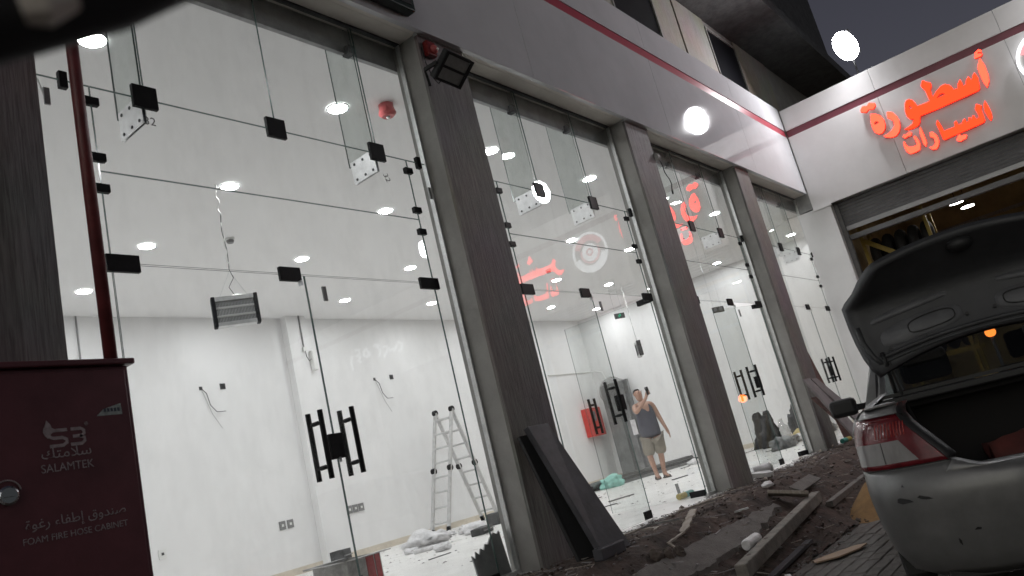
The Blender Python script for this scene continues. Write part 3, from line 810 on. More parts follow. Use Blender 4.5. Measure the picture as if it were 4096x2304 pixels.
# ------------------------------------------------------------------ floodlights above the workshop sign
def floodlight_on_fascia(y, z, label, power, tilt=35):
    f = thing('floodlight', label, 'floodlight', (XS + .1, y, 6.16), group='floodlights above the workshop sign')
    MB().tube([(XS + .12, y, 6.12), (XS + .12, y, z), (XS - .02, y, z)], .016, 8).build('bracket', M_blackm, f)
    d = Vector((-math.cos(R(tilt)), 0.12, -math.sin(R(tilt)))).normalized()
    rot = d.to_track_quat('-Z', 'Y').to_matrix().to_4x4()
    T = Matrix.Translation((XS - .15, y, z)) @ rot
    MB().box(-.16, .16, -.24, .24, .01, .10, mat=T).build('housing', M_shutter, f, bevel=.01)
    n = 24; mb = MB()
    mb.add([tuple(T @ Vector((.20 * math.cos(2 * math.pi * i / n), .29 * math.sin(2 * math.pi * i / n), -.004))) for i in range(n)], [tuple(range(n))])
    mb.build('glowing_lens', M_flood, f, fixn=False)
    ld = bpy.data.lights.new('flood_lamp', 'SPOT'); ld.energy = power; ld.spot_size = R(165); ld.spot_blend = 0.6; ld.shadow_soft_size = .12; ld.color = (.98, .98, 1)
    lo = bpy.data.objects.new('lamp', ld); col.objects.link(lo); lo.parent = f
    lo.matrix_parent_inverse = wmat(f).inverted()
    lo.matrix_world = T @ Matrix.Translation((0, 0, -.03))
    lo.location = (T @ Vector((0, 0, -.14))); lo.rotation_euler = rot.to_euler()
    return f
floodlight_on_fascia(2.12, 6.70, 'white LED floodlight glaring on its bracket above the orange sign', 270)
floodlight_on_fascia(-1.35, 6.85, 'white LED floodlight above the round emblem', 220)
floodlight_on_fascia(-5.2, 6.85, 'unseen white floodlight added for extra light farther along the workshop fascia, past the emblem', 220)  # unseen lamp, added to brighten the outside walls and columns

# ------------------------------------------------------------------ inside the shop
n = 24
dl_ring = MB()
for i in range(n):
    th = 2 * math.pi * i / n
    for r, z in ((.112, -.004), (.112, -.012), (.094, -.012), (.094, -.004)):
        dl_ring.v.append((r * math.cos(th), r * math.sin(th), z))
for i in range(n):
    for k in range(4):
        a = i * 4 + k; b = i * 4 + (k + 1) % 4; c = ((i + 1) % n) * 4 + (k + 1) % 4; d = ((i + 1) % n) * 4 + k
        dl_ring.f.append((a, b, c, d)); dl_ring.mi.append(0)
ring_me = dl_ring.mesh('trim_ring', M_whitep)
dd = MB(); dd.add([(.094 * math.cos(2 * math.pi * i / n), -.094 * math.sin(2 * math.pi * i / n), -.008) for i in range(n)], [tuple(range(n))])
disc_me = dd.mesh('diffuser', M_down)
for x in (.35, 2.67, 5.0, 7.36, 9.62, 11.93, 14.06, 16.25, 18.42):
    for y in (5.09, 7.0, 8.87, 10.62):
        t = thing('downlight', 'round recessed downlight glowing white in the shop ceiling', 'light', (x, y, ZC), group='downlights in the shop ceiling')
        for nm, me in (('trim_ring', ring_me), ('diffuser', disc_me)):
            o = bpy.data.objects.new(nm, me); col.objects.link(o); o.parent = t

def cord(pts, r, parent, mat=M_blackm, name='cord'):
    return MB().tube(pts, r, 6).build(name, mat, parent)
def bug_zapper(label, x, y, ztop, w, h, yaw):
    t = thing('insect_killer_lamp', label, 'insect killer', (x, y, ztop - h), yaw)
    T = Matrix.Translation((x, y, ztop)) @ Matrix.Rotation(yaw, 4, 'Z')
    def P(a, b, c): return T @ Vector((a, b, c))
    for s in (-1, 1):
        MB().box(s * w / 2 - .02, s * w / 2 + .02, -.05, .05, -h, 0, mat=T).build('end_cap', M_black, t, bevel=.008)
    MB().box(-w / 2 + .021, w / 2 - .021, -.048, .048, -.055, -.006, mat=T).build('top_housing', M_alu, t)
    MB().box(-w / 2 + .021, w / 2 - .021, -.048, .048, -h + .006, -h + .045, mat=T).build('tray', M_alu, t)
    MB().box(-w / 2 + .021, w / 2 - .021, .02, .03, -h + .046, -.056, mat=T).build('reflector', M_bugmesh, t)
    mb = MB()
    for k in range(26):
        xx = -w / 2 + .03 + (w - .06) * k / 25
        mb.tube([P(xx, -.03, -h + .05), P(xx, -.03, -.06)], .0022, 4)
    mb.build('wire_grid', M_alu, t)
    for zz in (-h * .36, -h * .64):
        MB().tube([P(-w / 2 + .022, -.005, zz), P(w / 2 - .022, -.005, zz)], .012, 8).build('tube_lamp', M_whitep, t)
    top = P(0, 0, .28)
    cord([P(-w * .33, 0, -.002), top], .002, t, M_steel, 'hanger_wire'); cord([P(w * .33, 0, -.002), top], .002, t, M_steel, 'hanger_wire')
    pts = []; k = 26
    for i in range(k + 1):
        z = top.z + (ZC - top.z) * i / k
        pts.append((top.x + .012 * math.sin(i * 1.3), top.y + .01 * math.cos(i * 1.7), z))
    cord(pts, .006, t, M_whitep)
    cord([P(.02, 0, -.004), P(-.03, 0, .1), P(.03, 0, .2), P(0, .004, .3), P(.012, 0, .5), P(-.012, 0, .75), P(.004, 0, .95)], .004, t)
    return t
bug_zapper('insect killer lamp hanging from a long cord behind the shut double doors', 4.82, 7.0, 3.20, .43, .33, R(-28))
bug_zapper('insect killer lamp hanging edge-on behind the bay with the man', 16.7, 8.8, 3.05, .40, .36, R(36))

t = thing('loose_cable', 'thin white cable hanging behind the glass beside the red pipe', 'cable', (1.8, 4.2, 3.3))
cord([(1.70, 4.3, 3.95), (1.71, 4.3, 3.72), (1.78, 4.27, 3.6), (1.87, 4.22, 3.47), (1.885, 4.2, 3.36)], .005, t, M_whitep)
# ceiling devices
t = thing('fire_horn', 'red round fire alarm sounder on the shop ceiling behind the first column', 'alarm', (5.40, 4.83, ZC))
mb = MB(); mb.tube([(5.4, 4.83, ZC - .001), (5.4, 4.83, ZC - .04), (5.4, 4.83, ZC - .10), (5.4, 4.83, ZC - .13)], [.075, .075, .09, .06], 20); mb.build('body', M_pinkhorn, t)
mb = MB(); mb.sphere((5.4, 4.83, ZC - .135), .022, n=8, k=6); mb.build('lens', M_whitep, t)
for x, y, lb in ((5.87, 8.4, 'small white smoke detector on the ceiling behind the hanging insect killer cord'), (13.1, 8.4, 'small white smoke detector on the ceiling deep inside the third bay')):
    t = thing('smoke_detector', lb, 'detector', (x, y, ZC))
    MB().tube([(x, y, ZC - .001), (x, y, ZC - .03)], .06, 18).build('base', M_whitep, t)
    MB().tube([(x, y, ZC - .03), (x, y, ZC - .065)], [.05, .04], 18).build('sensor_dome', M_tape, t)
# emergency light units with surface conduit on the pilaster/back wall
def emergency(x, yw, z, label):
    t = thing('emergency_light', label, 'light', (x, yw, z))
    MB().tube([(x - .09, yw - .016, z + .14), (x - .09, yw - .016, ZC)], .014, 8).build('conduit', M_tape, t)
    MB().box(x - .13, x - .05, yw - .05, yw - .002, z + .06, z + .14).build('junction_box', M_whitep, t, bevel=.006)
    MB().box(x + .0, x + .10, yw - .10, yw - .002, z - .32, z + .06).build('housing', M_whitep, t, bevel=.015)
    MB().box(x + .012, x + .088, yw - .108, yw - .101, z - .28, z + .02).build('diffuser', M_whitep, t)
    cord([(x - .09, yw - .04, z + .06), (x - .1, yw - .06, z - .05), (x - .05, yw - .06, z - .14), (x - .0, yw - .06, z - .1)], .006, t)
emergency(9.36, BW - .16, 3.75, 'white emergency light with conduit and loose wire on the back wall pilaster')
emergency(14.9, BW - .16, 3.7, 'white emergency light on the pilaster seen beside the floodlight column')
t = thing('wall_conduit', 'thin grey conduit running down the back wall near the red pipe', 'conduit', (5.36, BW, 3.8))
MB().tube([(5.36, BW - .016, 3.78), (5.36, BW - .016, ZC)], .014, 8).build('pipe', M_tape, t)
MB().box(5.33, 5.39, BW - .036, BW - .002, 3.72, 3.78).build('end_box', M_whitep, t)
# holes with loose wires
for x, z, lb in ((7.2, 3.28, 'loose wires drooping from a wall hole left of the pilaster'), (11.0, 3.23, 'loose wires drooping from a wall hole right of the pilaster')):
    t = thing('loose_wires', lb, 'wires', (x, BW, z))
    MB().box(x - .03, x + .03, BW - .004, BW - .001, z - .03, z + .03).build('wall_hole', M_dark, t)
    cord([(x, BW - .005, z), (x + .06, BW - .05, z - .1), (x + .10, BW - .05, z - .3), (x + .2, BW - .05, z - .42), (x + .36, BW - .05, z - .42)], .006, t)
    cord([(x, BW - .005, z), (x + .04, BW - .04, z - .2), (x + .12, BW - .04, z - .45), (x + .26, BW - .04, z - .7)], .0035, t, M_tape)
for x, z, lb in ((7.6, 3.29, 'open square back box in the wall beside the first loose wires'), (11.47, 3.25, 'open square back box in the wall beside the second loose wires')):
    o = MB().box(x - .05, x + .05, BW - .012, BW - .001, z - .05, z + .05).build('back_box', M_dark, bevel=.004); tag(o, lb, 'wall box')
    MB().box(x - .036, x + .036, BW - .014, BW - .0125, z - .036, z + .036).build('cavity', M_blackm, o)
k = 0
for xs_, lb in (((8.3, 8.46), 'grey wall sockets low on the back wall left of the door gap'), ((9.76, 9.9, 10.04), 'grey wall sockets low on the back wall right of the pull handles'), ((13.0,), 'single grey wall socket behind the stepladder'), ((6.2,), 'white wall socket low on the wall beside the red cabinet')):
    t = thing('wall_socket', lb, 'socket', (xs_[0], BW, .84))
    for x in xs_:
        pl = MB().box(x - .06, x + .06, BW - .02, BW - .001, .77, .91).build('face_plate', M_tape if len(xs_) > 1 else M_whitep, t, bevel=.004)
        MB().box(x - .02, x + .02, BW - .023, BW - .0205, .82, .86).build('insert', M_dark if len(xs_) == 1 else M_whitep, pl)

# aluminium folding ladder
ld = thing('folding_ladder', 'aluminium folding stepladder with black joints standing by the back wall', 'ladder', (11.9, 11.0, 0))
YA, YBk = 11.28, 10.90
F0 = {YA: 11.24, YBk: 11.30}; TP = {YA: 12.02, YBk: 12.12}; R0_ = {YA: 12.75, YBk: 12.80}
HT = 2.32
def lp(y, s, rear): # point along the rail, s 0 foot .. 1 top
    a = R0_[y] if rear else F0[y]
    return Vector((a + (TP[y] - a) * s, y, .03 + (HT - .03) * s))
for rear in (False, True):
    for y in (YA, YBk):
        MB().bar(lp(y, 0, rear), lp(y, 1, rear), .035, .075, (0, 1, 0)).build('rail', M_alu, ld)
        MB().bar(lp(y, -.012, rear), lp(y, .03, rear), .05, .075, (0, 1, 0)).build('foot', M_black, ld)
        mb = MB(); c = lp(y, .5, rear); mb.tube([c - Vector((0, .035, 0)), c + Vector((0, .035, 0))], .06, 14); mb.build('hinge_joint', M_black, ld)
    for i in range(8):
        s = .07 + .86 * i / 7
        MB().tube([lp(YA, s, rear), lp(YBk, s, rear)], .02, 8).build('rung', M_alu, ld)
for y in (YA, YBk):
    mb = MB(); c = lp(y, 1, False); mb.tube([c - Vector((0, .035, 0)), c + Vector((0, .035, 0))], .06, 14); mb.build('hinge_joint', M_black, ld)

# exit sign
t = thing('exit_sign', 'small dark exit sign with green running figure hanging from wires', 'exit sign', (15.85, 8.6, 3.6))
TT = Matrix.Translation((15.85, 8.6, 3.62)) @ Matrix.Rotation(R(-30), 4, 'Z')
MB().box(-.13, .13, -.02, .02, -.062, .062, mat=TT).build('case', M_dark, t, bevel=.005)
g_ = MB(); g_.box(-.045, -.012, -.024, -.0205, -.04, .02, mat=TT); g_.box(-.0125, .025, -.024, -.0205, -.015, .04, mat=TT); g_.build('pictogram', M_exit, t)
for s in (-.1, .1): cord([TT @ Vector((s, 0, .08)), TT @ Vector((s, 0, .88))], .004, t, M_steel, 'wire')
t = thing('exit_sign', 'small dark exit sign hanging behind the third bay', 'exit sign', (16.6, 7.0, 3.0))
TT = Matrix.Translation((15.6, 6.2, 2.98)) @ Matrix.Rotation(R(-30), 4, 'Z')
MB().box(-.14, .14, -.02, .02, -.06, .06, mat=TT).build('case', M_dark, t, bevel=.005)
for s in (-.08, .06): MB().box(s - .04, s + .03, -.024, -.0205, -.04, .04, mat=TT).build('pictogram', M_tape, t)
for s in (-.1, .1): cord([TT @ Vector((s, 0, .075)), TT @ Vector((s, 0, 1.52))], .004, t, M_steel, 'wire')

# red hose cabinet on the back wall
t = thing('fire_hose_box', 'bright red fire box with torn wrapping mounted on the back wall', 'fire box', (18.45, BW, 1.25))
MB().box(18.1, 18.75, BW - .22, BW - .001, 1.22, 1.98).build('box', M_extred, t, bevel=.01)
MB().box(18.16, 18.69, BW - .232, BW - .221, 1.28, 1.92).build('door', M_extred, t, bevel=.004)
MB().box(18.22, 18.42, BW - .240, BW - .233, 1.62, 1.88).build('label_plate', M_film, t)
MB().box(18.751, 18.78, BW - .16, BW - .1, 1.4, 1.48).build('latch', M_dark, t)
# wrapped grey panels standing in the corner
t = thing('wrapped_panels', 'tall grey metal panels wrapped in clear film standing in the far corner', 'panels', (18.9, 11.0, 0))
MB().box(18.72, 18.80, 10.65, 11.35, .01, 2.45).build('panel', M_film, t)
MB().box(18.83, 18.93, 10.55, 11.42, .01, 2.5).build('panel', M_film, t)
MB().box(18.64, 18.70, 10.9, 11.3, .01, 2.3).build('panel', M_film, t)
mb = MB(); mb.sphere((18.78, 11.0, 2.3), .16, .44, .35, 16, 10, jit=.07); mb.build('film_wrap', M_plastic, t)
MB().box(18.70, 18.705, 10.55, 10.7, 1.0, 1.4).build('torn_label', M_bag, t)
# surface conduit on the side wall
t = thing('wall_conduit', 'bent grey conduit running across the corner wall above the wrapped panels', 'conduit', (17.9, BW, 3.0))
MB().tube([(17.0, BW - .02, 3.0), (18.9, BW - .02, 3.0), (19.0, BW - .03, 3.0), (19.12, 11.6, 2.98), (19.12, 11.4, 2.9), (19.12, 11.2, 2.2), (19.12, 11.15, 1.6)], .016, 8).build('pipe', M_whitep, t)
# bundle of long aluminium profiles on the floor
t = thing('metal_profiles', 'bundle of long grey metal profiles lying on the shop floor behind the man', 'profiles', (17.2, 9.5, 0))
A_, B_ = Vector((14.4, 9.5, .03)), Vector((18.3, 9.05, .03))
sdir = (B_ - A_).normalized().cross(Vector((0, 0, 1)))
rr = random.Random(5)
for i in range(14):
    o_ = sdir * (.085 * (i % 5) - .16) + Vector((0, 0, .062 * (i // 5)))
    sh_ = (B_ - A_).normalized() * rr.uniform(-.35, .35)
    MB().bar(A_ + o_ + sh_, B_ + o_ + (sh_ * .3), .06, .055).build('profile', M_film if i % 3 else M_dark, t)
def scrap(name, label, cat, x, y, dx, dy, w, h, mat, z=0.0, group=None):
    mb = MB().bar((x - dx / 2, y - dy / 2, z + h / 2 + .002), (x + dx / 2, y + dy / 2, z + h / 2 + .002), w, h)
    return tag(mb.build(name, mat), label, cat, group)
rr = random.Random(11)
for i in range(26):
    x = rr.uniform(5.5, 17.5); y = rr.uniform(4.6, 9.6)
    a = rr.uniform(-.6, .3); L_ = rr.uniform(.1, .55)
    scrap('trim_offcut', 'thin grey or dark offcut strip lying on the dusty shop floor', 'offcut', x, y, L_ * math.cos(a), L_ * math.sin(a), rr.uniform(.015, .04), rr.uniform(.008, .02), rr.choice((M_dark, M_film, M_greyboard, M_dark)), 0, 'offcuts on the shop floor')
# crumbs
mb = MB(); rr = random.Random(9)
for i in range(900):
    x = rr.uniform(2.5, 18.5); y = rr.uniform(4.05, 11.4); r = rr.choice((.006, .01, .014, .02))
    if y < 4.6: r *= .6
    vs = [(x + a * r * rr.uniform(.6, 1.8), y + b * r * rr.uniform(.6, 1.8), .001 + c * r * .5) for a, b, c in ((1, 0, 0), (0, 1, 0), (-1, 0, 0), (0, -1, 0), (0, 0, 1))]
    mb.add(vs, [(0, 1, 4), (1, 2, 4), (2, 3, 4), (3, 0, 4)], rr.choice((0, 0, 1)))
o = mb.build('floor_crumbs', [M_greyboard, M_dark]); struct(o, 'stuff'); o['label'] = 'plaster crumbs and dust scattered over the shop floor'
def lump(name, label, cat, c, r, mat, jit=.12, nn=16, kk=10, group=None, seed=1):
    global random
    st = random.getstate(); random.seed(seed)
    mb = MB(); mb.sphere((0, 0, 0), 1, 1, 1, 36, 22)
    random.setstate(st)
    nv_ = []
    for v in mb.v:
        q_ = Vector(v) * 1.6 + Vector((seed * 3.1, seed * 1.7, seed))
        d_ = 1 + jit * 1.6 * (noise.noise(q_) + .7 * (1 - 2 * abs(noise.noise(q_ * 2.3))) * .6 + .5 * (1 - 2 * abs(noise.noise(q_ * 5.1))) * .4)
        nv_.append((v[0] * r[0] * d_, v[1] * r[1] * d_, v[2] * r[2] * d_))
    mb.v = nv_
    zmin = -r[2] * .55
    mb.v = [(v[0], v[1], max(v[2], zmin) - zmin) for v in mb.v]
    mb.v = [(v[0] + c[0], v[1] + c[1], v[2] + c[2] + .002) for v in mb.v]
    mb.smooth = True
    return tag(mb.build(name, mat), label, cat, group)
# litter by the first doors
lump('plastic_sack', 'crumpled white plastic sack on the floor in front of the ladder', 'sack', (8.8, 9.0, 0), (.24, .30, .12), M_bag, .4, 18, 10, seed=2)
for i, (x, y) in enumerate(((10.3, 9.9), (10.0, 9.3), (9.3, 9.4), (10.9, 10.1), (8.2, 8.7), (9.9, 10.3), (7.7, 7.6))):
    lump('crumpled_paper', 'small crumpled white paper ball lying near the ladder', 'paper', (x, y, 0), (.07, .09, .045), M_bag, .4, group='crumpled papers near the ladder', seed=80 + i)
lump('white_foam', 'torn white foam block beside the grey slab on the floor', 'foam', (9.6, 8.7, 0), (.15, .2, .1), M_bag, .16, seed=6)
t = thing('sealant_cartridge', 'white sealant cartridge lying beside the crumpled white sack', 'cartridge', (8.1, 8.2, .03))
MB().tube([(7.9, 8.35, .035), (8.3, 8.05, .035)], .03, 12).build('tube', M_bag, t); MB().tube([(8.3, 8.05, .035), (8.33, 8.03, .035), (8.45, 7.93, .035)], [.02, .008, .004], 10).build('nozzle', M_whitep, t)
for x, y, w, d, h, lb in ((9.2, 8.2, .55, .2, .1, 'long dark broken board edge lying by the white sack'), (10.6, 9.1, .28, .2, .2, 'dark grey carton standing under the ladder'), (12.6, 9.6, .38, .3, .22, 'grey carton on the floor right of the ladder'), (8.95, 11.2, .3, .25, .22, 'grey carton at the foot of the wall pilaster'), (13.0, 10.7, .2, .2, .12, 'dark offcut block under the ladder rear feet')):
    T = Matrix.Translation((x, y, 0)) @ Matrix.Rotation(R(25), 4, 'Z')
    o = MB().box(-w / 2, w / 2, -d / 2, d / 2, .002, h, mat=T).build('carton', M_dark, bevel=.008); tag(o, lb, 'carton')
    fl = MB().box(-w / 2 + .02, w / 2 - .02, -d / 2 - .03, -d / 2 - .001, h * .5, h * .58, mat=T); fl.build('flap', M_tape, o)
# open printed carton just inside the doors
t = thing('printed_carton', 'open grey and red printed carton behind the shut doors', 'carton', (4.3, 5.3, 0))
T = Matrix.Translation((4.28, 5.3, 0)) @ Matrix.Rotation(R(8), 4, 'Z')
for nm, b, mt in (('front_side', (-.2, .2, -.18, -.172, .002, .37), M_carton), ('back_side', (-.2, .2, .172, .18, .002, .37), M_carton), ('left_side', (-.2, -.192, -.171, .171, .002, .37), M_carton), ('right_side', (.192, .2, -.171, .171, .002, .37), M_carton), ('bottom', (-.19, .19, -.17, .17, .003, .012), M_carton)):
    MB().box(*b, mat=T).build(nm, mt, t)
MB().box(.02, .11, -.184, -.181, .01, .36, mat=T).build('red_print', M_cartred, t); MB().box(.125, .185, -.184, -.181, .01, .36, mat=T).build('red_print', M_cartred, t)
MB().box(-.15, -.05, -.184, -.181, .14, .24, mat=T).build('picture_print', M_ink, t)
MB().box(-.2, .2, -.30, -.182, .37, .375, mat=T).build('flap', M_carton, t); MB().box(-.31, -.2, -.17, .17, .37, .375, mat=T).build('flap', M_carton, t); MB().box(-.2, .2, .18, .29, .37, .376, mat=T).build('flap', M_tape, t)
# jagged grey sheet against the glass near the floodlight column
pts = [(4.33, .005), (4.33, .22), (4.36, .19), (4.38, .24), (4.41, .21), (4.44, .25), (4.47, .23), (4.50, .27), (4.53, .26), (4.57, .30), (4.62, .33), (4.66, .31), (4.69, .33), (4.69, .005)]
mb = MB(); mb.prism(pts, [], lambda q: Vector((q[0], GY + .05 + q[1] * .12, q[1])), (0, .012, 0)); o = mb.build('torn_board', M_lintel); tag(o, 'torn grey board leaning inside the glass beside the floodlight column', 'board')
# small things at the bottom of the doors
o = lump('blue_rag', 'small blue rag on the floor near the cabinet edge', 'rag', (3.32, 6.8, 0), (.1, .12, .07), pbr('blue_cloth', (.10, .14, .35), .8), .2, seed=8)
t = thing('wire_stand', 'small black curved wire stand on the floor behind the doors', 'stand', (3.5, 5.8, 0))
MB().tube([(3.42, 5.8, .01), (3.42, 5.8, .26), (3.46, 5.8, .31), (3.56, 5.8, .31), (3.6, 5.8, .26), (3.6, 5.8, .01)], .012, 8).build('hoop', M_black, t)
MB().tube([(3.46, 5.8, .2), (3.51, 5.8, .26), (3.56, 5.8, .2)], .01, 8).build('curl', M_black, t)
# litter behind the man
lump('teal_bag', 'crumpled pale teal plastic bag in front of the metal profiles', 'bag', (14.6, 9.15, 0), (.19, .22, .15), M_teal, .34, seed=3)
lump('white_bag', 'white plastic bag heaped on the metal profiles', 'bag', (17.9, 8.6, .12), (.22, .2, .2), M_bag, .16, seed=4)
mb = MB(); mb.bar((18.3, 8.7, .62), (17.75, 8.4, .80), .05, .05); o = mb.build('grey_pole', M_film); tag(o, 'short grey pole end resting on the white bag', 'pole')
lump('paper_scrap', 'small white paper scrap lying at the end of the profiles', 'paper', (16.9, 8.35, 0), (.16, .12, .07), M_bag, .25, seed=14)
# third/fourth bay heap
for i, (x, y, r, h, lb) in enumerate(((16.75, 6.4, .17, .34, 'tall black rubbish bag left of the clear water jug'), (17.35, 6.65, .2, .38, 'black rubbish bag slumped behind the clear water jug'), (18.2, 6.2, .15, .36, 'dark grey rubbish sack beside the yellow bag'))):
    lump('rubbish_bag', lb, 'bag', (x, y, 0), (r, r, h), M_blackm if i < 2 else M_dark, .5, seed=20 + i)
t = thing('water_jug', 'clear plastic water jug standing among the rubbish bags', 'jug', (17.6, 6.2, 0))
mb = MB(); mb.tube([(16.95, 6.15, .005), (16.95, 6.15, .34), (16.95, 6.15, .42), (16.95, 6.15, .5)], [.14, .14, .05, .04], 16); mb.smooth = True; mb.build('bottle', M_plastic, t)
MB().tube([(16.95, 6.15, .5), (16.95, 6.15, .53)], .045, 12).build('cap', M_whitep, t)
lump('yellow_bag', 'crumpled yellow plastic bag among the rubbish bags', 'bag', (17.6, 6.05, 0), (.18, .15, .14), pbr('yellow_plastic', (.55, .45, .2), .5), .15, seed=31)
lump('white_bag', 'white plastic bag on the floor in front of the rubbish bags', 'bag', (16.8, 5.8, 0), (.2, .16, .09), M_bag, .2, seed=33)
for i, (x, y) in enumerate(((15.6, 5.7), (16.3, 5.9), (18.1, 5.6), (14.9, 5.5))):
    lump('rubble_lump', 'grey rubble lump on the floor behind the third bay', 'rubble', (x, y, 0), (.26, .15, .08 + .015 * i), M_film, .5, group='rubble lumps behind the third bay', seed=90 + i)
# spray can by the open door, glass jar
t = thing('spray_can', 'fallen spray can with yellow and teal halves just inside the open door', 'spray can', (8.5, 4.33, 0))
MB().tube([(8.22, 4.36, .038), (8.36, 4.35, .038)], .034, 14).build('yellow_half', pbr('can_yellow', (.42, .33, .08), .35), t)
MB().tube([(8.361, 4.35, .038), (8.52, 4.34, .038)], .034, 14).build('teal_half', pbr('can_teal', (.05, .28, .24), .35), t)
MB().tube([(8.521, 4.34, .038), (8.55, 4.338, .038), (8.57, 4.337, .038)], [.034, .026, .012], 14).build('cap', M_steel, t)
o = MB().bar((9.0, 4.75, .004), (8.97, 4.74, .14), .04, .006).build('paper_label', M_tape); tag(o, 'small printed label stuck upright behind the door foot', 'label')

# ------------------------------------------------------------------ things on and in front of the columns
YCAB = 3.30
cb = thing('fire_hose_cabinet', 'dark red steel fire hose cabinet lettered in white, in front of the first column', 'cabinet', (1.3, YCAB, G))
MB().box(.88, 1.70, YCAB + .006, YC - .002, .25, 1.53).build('body', M_cab, cb, bevel=.006)
dr = MB().box(.905, 1.684, YCAB, YCAB + .011, .285, 1.512).build('door', M_cab, cb, bevel=.004)
MB().box(.865, 1.725, YCAB - .018, YC - .004, 1.532, 1.558).build('top_cover', M_cab, cb, bevel=.006)
MB().box(.93, 1.0, YCAB + .05, YCAB + .12, G, .25).build('leg', M_cab, cb); MB().box(1.6, 1.67, YCAB + .05, YCAB + .12, G, .25).build('leg', M_cab, cb)
lk = MB(); lk.tube([(1.195, YCAB - .001, 1.05), (1.195, YCAB - .012, 1.05), (1.195, YCAB - .018, 1.05)], [.036, .036, .028], 24); lock = lk.build('lock', M_chrome, dr)
MB().box(1.175, 1.215, YCAB - .026, YCAB - .0185, 1.044, 1.056, ).build('turn_grip', M_chrome, lock)
mb = MB(); mb.tube([(1.195 + .047 * math.cos(a), YCAB - .001, 1.06 + .047 * math.sin(a)) for a in [R(d) for d in range(10, 175, 12)]], .003, 5); mb.build('turn_mark', M_letter, dr)
def put_text(body, size, x, z, name='lettering', width=None):
    me = text_mesh(body, size, name, .0005)
    me.materials.clear(); me.materials.append(M_letter)
    o = bpy.data.objects.new(name, me); col.objects.link(o); o.parent = dr
    w = max(v.co.x for v in me.vertices) - min(v.co.x for v in me.vertices)
    cx = (max(v.co.x for v in me.vertices) + min(v.co.x for v in me.vertices)) / 2
    s = (width / w) if width else 1.0
    for v in me.vertices:
        v.co.x = (v.co.x - cx) * s
    o.rotation_euler = (math.pi / 2, 0, 0)
    o.location = (x, YCAB - .0015, z)
    return o
put_text('SALAMTEK', .046, 1.415, 1.115, width=.195)
put_text('FOAM FIRE HOSE CABINET', .034, 1.425, .862, width=.385)
put_text('\uFEDA\uFE98\uFEE3\uFEFC\uFEB3', .058, 1.415, 1.168, width=.185)
put_text('\u0629\uFEEE\uFECF\u0631 \u0621\uFE8E\uFED4\uFEC3\u0625 \u0642\u0648\uFEAA\uFEE8\uFEBB', .05, 1.43, .915, width=.37)
put_text('\u00AE', .02, 1.50, 1.285)
# S3 emblem with flame
def st(pts, w=.013):
    # one flat stroke with mitred corners
    L, Rr = [], []
    for i, p in enumerate(pts):
        p0 = pts[max(0, i - 1)]; p1 = pts[min(len(pts) - 1, i + 1)]
        d = Vector((p1[0] - p0[0], p1[1] - p0[1])).normalized()
        L.append((p[0] - d.y * w / 2, p[1] + d.x * w / 2)); Rr.append((p[0] + d.y * w / 2, p[1] - d.x * w / 2))
    g_ = MB(); n_ = len(pts)
    for q_ in L + Rr: g_.v.append((q_[0], YCAB - .0016, q_[1]))
    for i in range(n_ - 1): g_.f.append((i, i + 1, n_ + i + 1, n_ + i)); g_.mi.append(0)
    g_.build('emblem_stroke', M_letter, dr)
st([(1.425, 1.275), (1.372, 1.275), (1.358, 1.266), (1.358, 1.252), (1.372, 1.245), (1.405, 1.245), (1.420, 1.237), (1.420, 1.224), (1.405, 1.214), (1.356, 1.214)])
st([(1.438, 1.275), (1.476, 1.275), (1.488, 1.267), (1.488, 1.253), (1.476, 1.2455), (1.444, 1.2455)])
st([(1.470, 1.2445), (1.488, 1.238), (1.488, 1.224), (1.476, 1.214), (1.434, 1.214)])
lg = MB()
lg.prism([(1.352, 1.318), (1.366, 1.300), (1.369, 1.287), (1.378, 1.282), (1.372, 1.272), (1.352, 1.245), (1.342, 1.258), (1.336, 1.272), (1.338, 1.285), (1.345, 1.296)], [], lambda q: Vector((q[0], YCAB - .0002, q[1])), (0, -.0012, 0))
lg.build('emblem', M_letter, dr)
stc = MB(); stc.prism([(1.545, 1.318), (1.575, 1.345), (1.648, 1.365), (1.65, 1.318)], [], lambda q: Vector((q[0], YCAB - .0003, q[1])), (0, -.001, 0)); s_ = stc.build('sticker', M_sticker, dr)
mk = MB()
for k in range(5): mk.box(1.575 + .014 * k, 1.585 + .014 * k, YCAB - .0020, YCAB - .0015, 1.332, 1.347)
mk.build('print', M_ink, s_)
o = MB().box(.95, 1.27, 3.40, 3.52, 1.559, 1.578).build('dark_offcut', M_blackm, bevel=.003); tag(o, 'flat dark offcut lying on top of the fire hose cabinet', 'offcut')
# red riser pipe
pp = thing('riser_pipe', 'dark red steel pipe rising from the fire hose cabinet', 'pipe', (1.735, 3.5, 1.55))
MB().tube([(1.672, 3.5, 1.56), (1.672, 3.5, 1.585)], .04, 14).build('base_flange', M_pipe, pp)
mb = MB(); mb.tube([(1.735 - .005, 3.5, 1.56), (1.735 - .005, 3.5, 4.46)], .029, 16); mb.smooth = True; mb.build('pipe', M_pipe, pp)
mb = MB(); mb.tube([(1.73, 3.5, 1.565), (1.73, 3.5, 1.60)], .036, 14); mb.build('coupling', M_pipe, pp)

